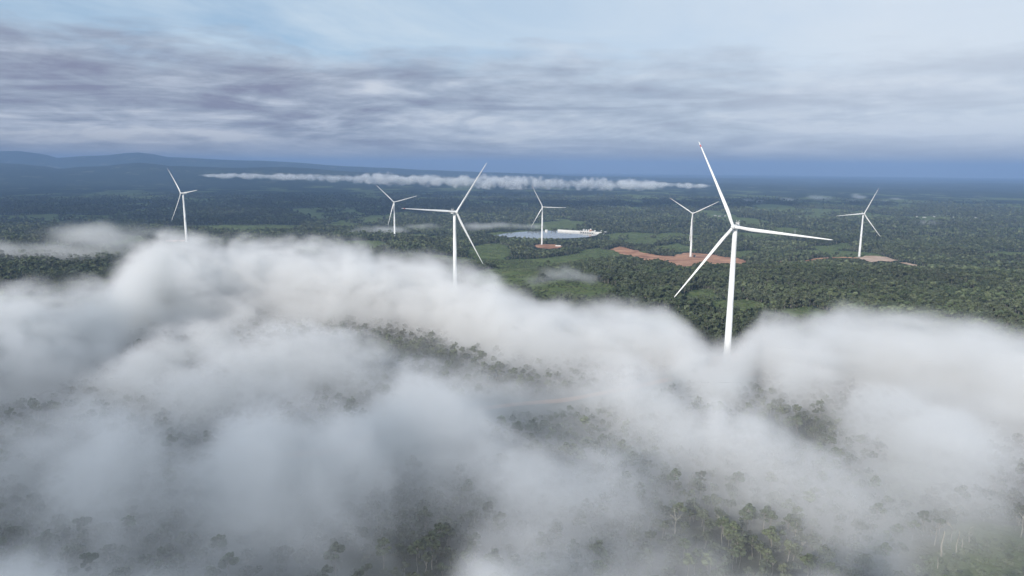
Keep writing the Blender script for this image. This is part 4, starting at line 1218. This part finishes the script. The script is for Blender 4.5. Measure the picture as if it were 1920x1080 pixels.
def cloud_of_instances(name, protos, pts, rot, scl, idx, label, cat):
    me = bpy.data.meshes.new(name); me.vertices.add(len(pts)); me.vertices.foreach_set('co', np.asarray(pts, np.float32).ravel())
    for nm, dt, v in (('rz', 'FLOAT', rot), ('sc', 'FLOAT', scl), ('kd', 'INT', idx)):
        a = me.attributes.new(nm, dt, 'POINT'); a.data.foreach_set('value', np.asarray(v, np.float32 if dt == 'FLOAT' else np.int32))
    o = bpy.data.objects.new(name, me); COL.objects.link(o)
    g = bpy.data.node_groups.new(name + '_scatter', 'GeometryNodeTree'); L = g.links.new
    g.interface.new_socket('Geometry', in_out='INPUT', socket_type='NodeSocketGeometry')
    g.interface.new_socket('Geometry', in_out='OUTPUT', socket_type='NodeSocketGeometry')
    gi = g.nodes.new('NodeGroupInput'); go = g.nodes.new('NodeGroupOutput')
    gti = g.nodes.new('GeometryNodeGeometryToInstance')
    for p in reversed(protos):
        oi = g.nodes.new('GeometryNodeObjectInfo'); oi.inputs['Object'].default_value = p; oi.inputs['As Instance'].default_value = True
        L(oi.outputs['Geometry'], gti.inputs[0])

    def attr(nm, dt):
        a = g.nodes.new('GeometryNodeInputNamedAttribute'); a.data_type = dt; a.inputs[0].default_value = nm; return a.outputs[0]
    gti2 = g.nodes.new('GeometryNodeJoinGeometry')
    for l in list(g.links):
        if l.to_node == gti:
            s = l.from_socket; g.links.remove(l); L(s, gti2.inputs[0])
    g.nodes.remove(gti)
    ip = g.nodes.new('GeometryNodeInstanceOnPoints')
    L(gi.outputs[0], ip.inputs['Points']); L(gti2.outputs[0], ip.inputs['Instance']); ip.inputs['Pick Instance'].default_value = True
    L(attr('kd', 'INT'), ip.inputs['Instance Index'])
    cx = g.nodes.new('ShaderNodeCombineXYZ'); L(attr('rz', 'FLOAT'), cx.inputs[2])
    er = g.nodes.new('FunctionNodeEulerToRotation'); L(cx.outputs[0], er.inputs[0]); L(er.outputs[0], ip.inputs['Rotation'])
    L(attr('sc', 'FLOAT'), ip.inputs['Scale'])
    L(ip.outputs[0], go.inputs[0])
    md = o.modifiers.new('scatter', 'NODES'); md.node_group = g
    for p in protos:
        for mt in p.data.materials:
            if mt.name not in me.materials:
                me.materials.append(mt)
    return tag(o, label, cat, kind='stuff')


dist = np.hypot(TX, TY)
near_p = [lod(s, h, cw, base, lobes, 300, size * 1.35, mat) for s, h, cw, base, lobes, n, size, mat, lab in SPEC]
mid_p = [lod(s + 20, h, cw, base, 7, 110, size * 2.2, mat) for s, h, cw, base, lobes, n, size, mat, lab in SPEC]
far_p = [lod(s + 40, h, cw, base, 5, 42, size * 3.6, mat) for s, h, cw, base, lobes, n, size, mat, lab in SPEC]
level = np.where(dist[rest] < 750, 0, np.where(dist[rest] < 1700, 1, 2))
cloud_of_instances('forest', near_p + mid_p + far_p, np.stack([TX, TY, TZ - 0.2], -1)[rest], ROT[rest], SCL[rest], kind[rest] + 5 * level,
                   'unbroken dark green forest canopy covering the hills and plain', 'forest')

# low scrub on the fields and forest edge
BX, BY = [], []
for r0, r1, s in ((150, 720, 4.6), (720, 1800, 7.5), (1800, 3600, 13)):
    a, b = scatter(r0, r1, s, 42); f = field_mask(a, b) > 0.5
    f |= RNG.uniform(size=len(a)) < 0.22
    for poly in list(SOIL.values()) + [LAKE]:
        f &= ~inside(poly, a, b)
    for P, wd in TRACKS:
        lo, hi = P.min(0) - 30, P.max(0) + 30
        k = np.nonzero((a > lo[0]) & (a < hi[0]) & (b > lo[1]) & (b < hi[1]))[0]
        if len(k):
            f[k] &= np.min(np.hypot(a[k, None] - P[None, ::3, 0], b[k, None] - P[None, ::3, 1]), axis=1) > wd
    f &= fbm(a / 40, b / 40, octaves=2, seed=95) > -0.12
    BX.append(a[f]); BY.append(b[f])
BX, BY = np.concatenate(BX), np.concatenate(BY); BZ = ground_z(BX, BY)


def bush(seed, n):
    rng = np.random.default_rng(seed)
    blobs = [(rng.uniform(-1, 1), rng.uniform(-1, 1), rng.uniform(0.5, 1.3), rng.uniform(0.8, 1.4)) for _ in range(4)]
    V, F = leaf_faces(rng, blobs, n, 0.42)
    me = bpy.data.meshes.new('bush_mesh'); me.from_pydata(V.tolist(), [], F.tolist()); me.materials.append(MAT['leaf_light'])
    return bpy.data.objects.new('bush', me)


cloud_of_instances('undergrowth', [bush(k, 70) for k in range(3)], np.stack([BX, BY, BZ - 0.2], -1), RNG.uniform(0, 6.28, len(BX)), RNG.uniform(0.6, 1.3, len(BX)),
                   RNG.integers(0, 3, len(BX)), 'light green scrub on the clearings and forest edges', 'undergrowth')
print('TREES', len(TX), 'single', len(single), 'bushes', len(BX))

# ------------------------------------------------------------------ haze: even air round everything
def haze_box():
    m = bpy.data.materials.new('blue_air'); m.use_nodes = True
    nt = m.node_tree; nt.nodes.clear()
    out = nt.nodes.new('ShaderNodeOutputMaterial'); v = nt.nodes.new('ShaderNodeVolumePrincipled')
    v.inputs['Color'].default_value = (0.33, 0.495, 0.80, 1); v.inputs['Density'].default_value = 7.0e-5
    v.inputs['Anisotropy'].default_value = 0.0; v.inputs['Density Attribute'].default_value = ''
    nt.links.new(v.outputs[0], out.inputs['Volume'])
    R = 46000.0
    o = MB().box(-R, R, -R, R, -190.0, 620.0).build('haze', m)
    return tag(o, 'pale blue haze over the distant plain', 'haze', kind='stuff')


haze_box()

# ------------------------------------------------------------------ sky and sun
sun_dir = Vector((math.sin(SUN_AZ) * math.cos(SUN_EL), math.cos(SUN_AZ) * math.cos(SUN_EL), math.sin(SUN_EL)))
sd = bpy.data.lights.new('sun', 'SUN'); sd.energy = 4.2; sd.angle = R_(0.6); sd.color = (1.0, 0.94, 0.86)
so = bpy.data.objects.new('sun', sd); COL.objects.link(so)
so.rotation_euler = sun_dir.to_track_quat('Z', 'Y').to_euler()

w = bpy.data.worlds.new('World'); sc.world = w; w.use_nodes = True
nt = w.node_tree; nt.nodes.clear(); n = N(nt)
out = nt.nodes.new('ShaderNodeOutputWorld'); bg = nt.nodes.new('ShaderNodeBackground')
sky = nt.nodes.new('ShaderNodeTexSky'); sky.sky_type = 'NISHITA'; sky.sun_disc = False
sky.sun_elevation = SUN_EL; sky.sun_rotation = SUN_AZ; sky.altitude = 500; sky.air_density = 1.0; sky.dust_density = 0.7; sky.ozone_density = 1.2
tc = nt.nodes.new('ShaderNodeTexCoord'); sp = nt.nodes.new('ShaderNodeSeparateXYZ'); nt.links.new(tc.outputs['Generated'], sp.inputs[0])
X_, Y_, Z_ = sp.outputs
zc = n.math('MAXIMUM', Z_, 0.0)
den = n.math('ADD', zc, 0.055)
cu, cv = n.math('DIVIDE', X_, den), n.math('DIVIDE', Y_, den)
cb = nt.nodes.new('ShaderNodeCombineXYZ'); n.put(cb.inputs[0], cu); n.put(cb.inputs[1], cv)
P = cb.outputs[0]
elev = n.math('MULTIPLY', n.math('ARCSINE', zc), 180 / math.pi)          # degrees above the horizon
SK = 9.0                                                                  # the sky texture is bright: cloud colours are given in its units
def c4(r, g, b): return (r * SK, g * SK, b * SK, 1)
blue = n.mix(0.6, sky.outputs[0], c4(0.38, 0.57, 0.80))
# bearing from the middle of the view, in degrees
azd = n.math('MULTIPLY', n.math('ARCTAN2', X_, Y_), 180 / math.pi)
def ev(pts):                       # a value that follows the height above the horizon (0..18 degrees)
    return n.ramp(n.math('DIVIDE', elev, 18.0), [(p / 18.0, v) for p, v in pts])
# a second, less flattened cloud plane: clouds have height and are not pressed to lines
den2 = n.math('ADD', zc, 0.16)
cb2 = nt.nodes.new('ShaderNodeCombineXYZ'); n.put(cb2.inputs[0], n.math('DIVIDE', X_, den2)); n.put(cb2.inputs[1], n.math('DIVIDE', Y_, den2)); n.put(cb2.inputs[2], n.math('MULTIPLY', Z_, 9.0))
Q = cb2.outputs[0]
# thin high veil
veil = n.noise(P, 0.5, 6, 0.62, Distortion=0.7)
col = n.mix(n.ramp(veil, [(0.36, 0.1), (0.66, 0.95)]), blue, c4(0.63, 0.75, 0.86))
rt = n.math('MULTIPLY', n.ramp(azd, [(0.0, 0.0), (1.0, 1.0)]), 0.0)
rt = n.math('MULTIPLY', n.math('MULTIPLY_ADD', azd, 1 / 34.0, 0.2, clamp=True), 0.8)
col = n.mix(rt, col, c4(0.77, 0.84, 0.92))
# main grey deck: a broad band, high on the left, ragged at its upper edge
lump = n.noise(Q, 1.5, 7, 0.58, Distortion=0.25)
def plane(kx, ky):
    c = nt.nodes.new('ShaderNodeCombineXYZ'); n.put(c.inputs[0], n.math('MULTIPLY', azd, kx)); n.put(c.inputs[1], n.math('MULTIPLY', elev, ky)); return c.outputs[0]
streak = n.noise(plane(0.05, 0.22), 1.0, 7, 0.6, Distortion=0.5)
mixn = n.math('ADD', n.math('MULTIPLY', lump, 0.62), n.math('MULTIPLY', streak, 0.38))
edge = n.math('ADD', n.math('MULTIPLY', n.math('SUBTRACT', mixn, 0.5), 11.0), n.math('MULTIPLY_ADD', azd, -0.018, 8.4))
deck = n.math('SUBTRACT', edge, elev)                                      # degrees below the ragged top of the deck
a1 = n.ramp(n.math('MULTIPLY_ADD', deck, 0.4, 0.3, clamp=True), [(0.0, 0.0), (0.55, 0.72), (1.0, 1.0)])
a1 = n.math('MULTIPLY', a1, n.math('MULTIPLY_ADD', azd, -0.012, 0.80, clamp=True))
off = nt.nodes.new('ShaderNodeVectorMath'); off.operation = 'ADD'; n.put(off.inputs[0], Q); off.inputs[1].default_value = (0, 0.10, -0.16)
relief = n.math('SUBTRACT', n.noise(off.outputs[0], 1.7, 7, 0.6, Distortion=0.3), n.noise(Q, 1.7, 7, 0.6, Distortion=0.3))
tone = n.math('ADD', n.math('MULTIPLY', n.noise(plane(0.04, 0.27), 1.0, 6, 0.55, Distortion=0.8), 0.5), n.math('MULTIPLY', n.noise(Q, 1.1, 5, 0.55, Distortion=0.4), 0.5))
lay = n.noise(plane(0.06, 0.52), 1.0, 7, 0.60, Distortion=0.9)
puff = n.noise(plane(0.17, 0.60), 1.0, 6, 0.55, Distortion=0.9)
layer = ev([(0, 0.30), (0.8, 0.36), (2.2, 0.60), (3.4, 0.64), (4.5, 0.38), (6.5, 0.40), (8.5, 0.46), (11, 0.62), (14, 0.8)])
wl = ev([(0, 1.0), (3, 1.0), (6, 0.55), (9, 0.45)])
sh = n.math('ADD', n.math('MULTIPLY', n.math('SUBTRACT', tone, 0.5), 0.75), n.math('MULTIPLY', n.math('MULTIPLY', n.math('SUBTRACT', lay, 0.5), 2.2), wl))
sh = n.math('ADD', n.math('ADD', sh, n.math('MULTIPLY', n.math('SUBTRACT', puff, 0.5), 0.75)), n.math('MULTIPLY_ADD', relief, 1.0, layer))
sh = n.math('MULTIPLY_ADD', azd, 0.0035, sh)
ccol = n.ramp(sh, [(0.08, (0.255 * SK, 0.275 * SK, 0.38 * SK)), (0.36, (0.36 * SK, 0.41 * SK, 0.51 * SK)), (0.58, (0.50 * SK, 0.555 * SK, 0.655 * SK)), (0.80, (0.68 * SK, 0.72 * SK, 0.79 * SK))])
col = n.mix(a1, col, ccol)
# layered veils towards the horizon
low = ev([(0, 0.7), (0.6, 0.55), (1.4, 0.2), (2.4, 0.0)])
col = n.mix(low, col, c4(0.42, 0.39, 0.38))
n.put(bg.inputs['Color'], col); bg.inputs['Strength'].default_value = 0.11
nt.links.new(bg.outputs[0], out.inputs['Surface'])

# ------------------------------------------------------------------ render settings
sc.render.engine = 'CYCLES'
cy = sc.cycles
cy.use_denoising = True
cy.use_adaptive_sampling = True; cy.adaptive_threshold = 0.02
cy.max_bounces = 6; cy.diffuse_bounces = 2; cy.glossy_bounces = 2; cy.transparent_max_bounces = 64; cy.volume_bounces = 4
cy.volume_step_rate = 3.0; cy.volume_max_steps = 128
cy.sample_clamp_indirect = 4.0
sc.view_settings.view_transform = 'Standard'; sc.view_settings.look = 'None'; sc.view_settings.gamma = 1.0
sc.view_settings.use_curve_mapping = False
sc.view_settings.exposure = 0.0
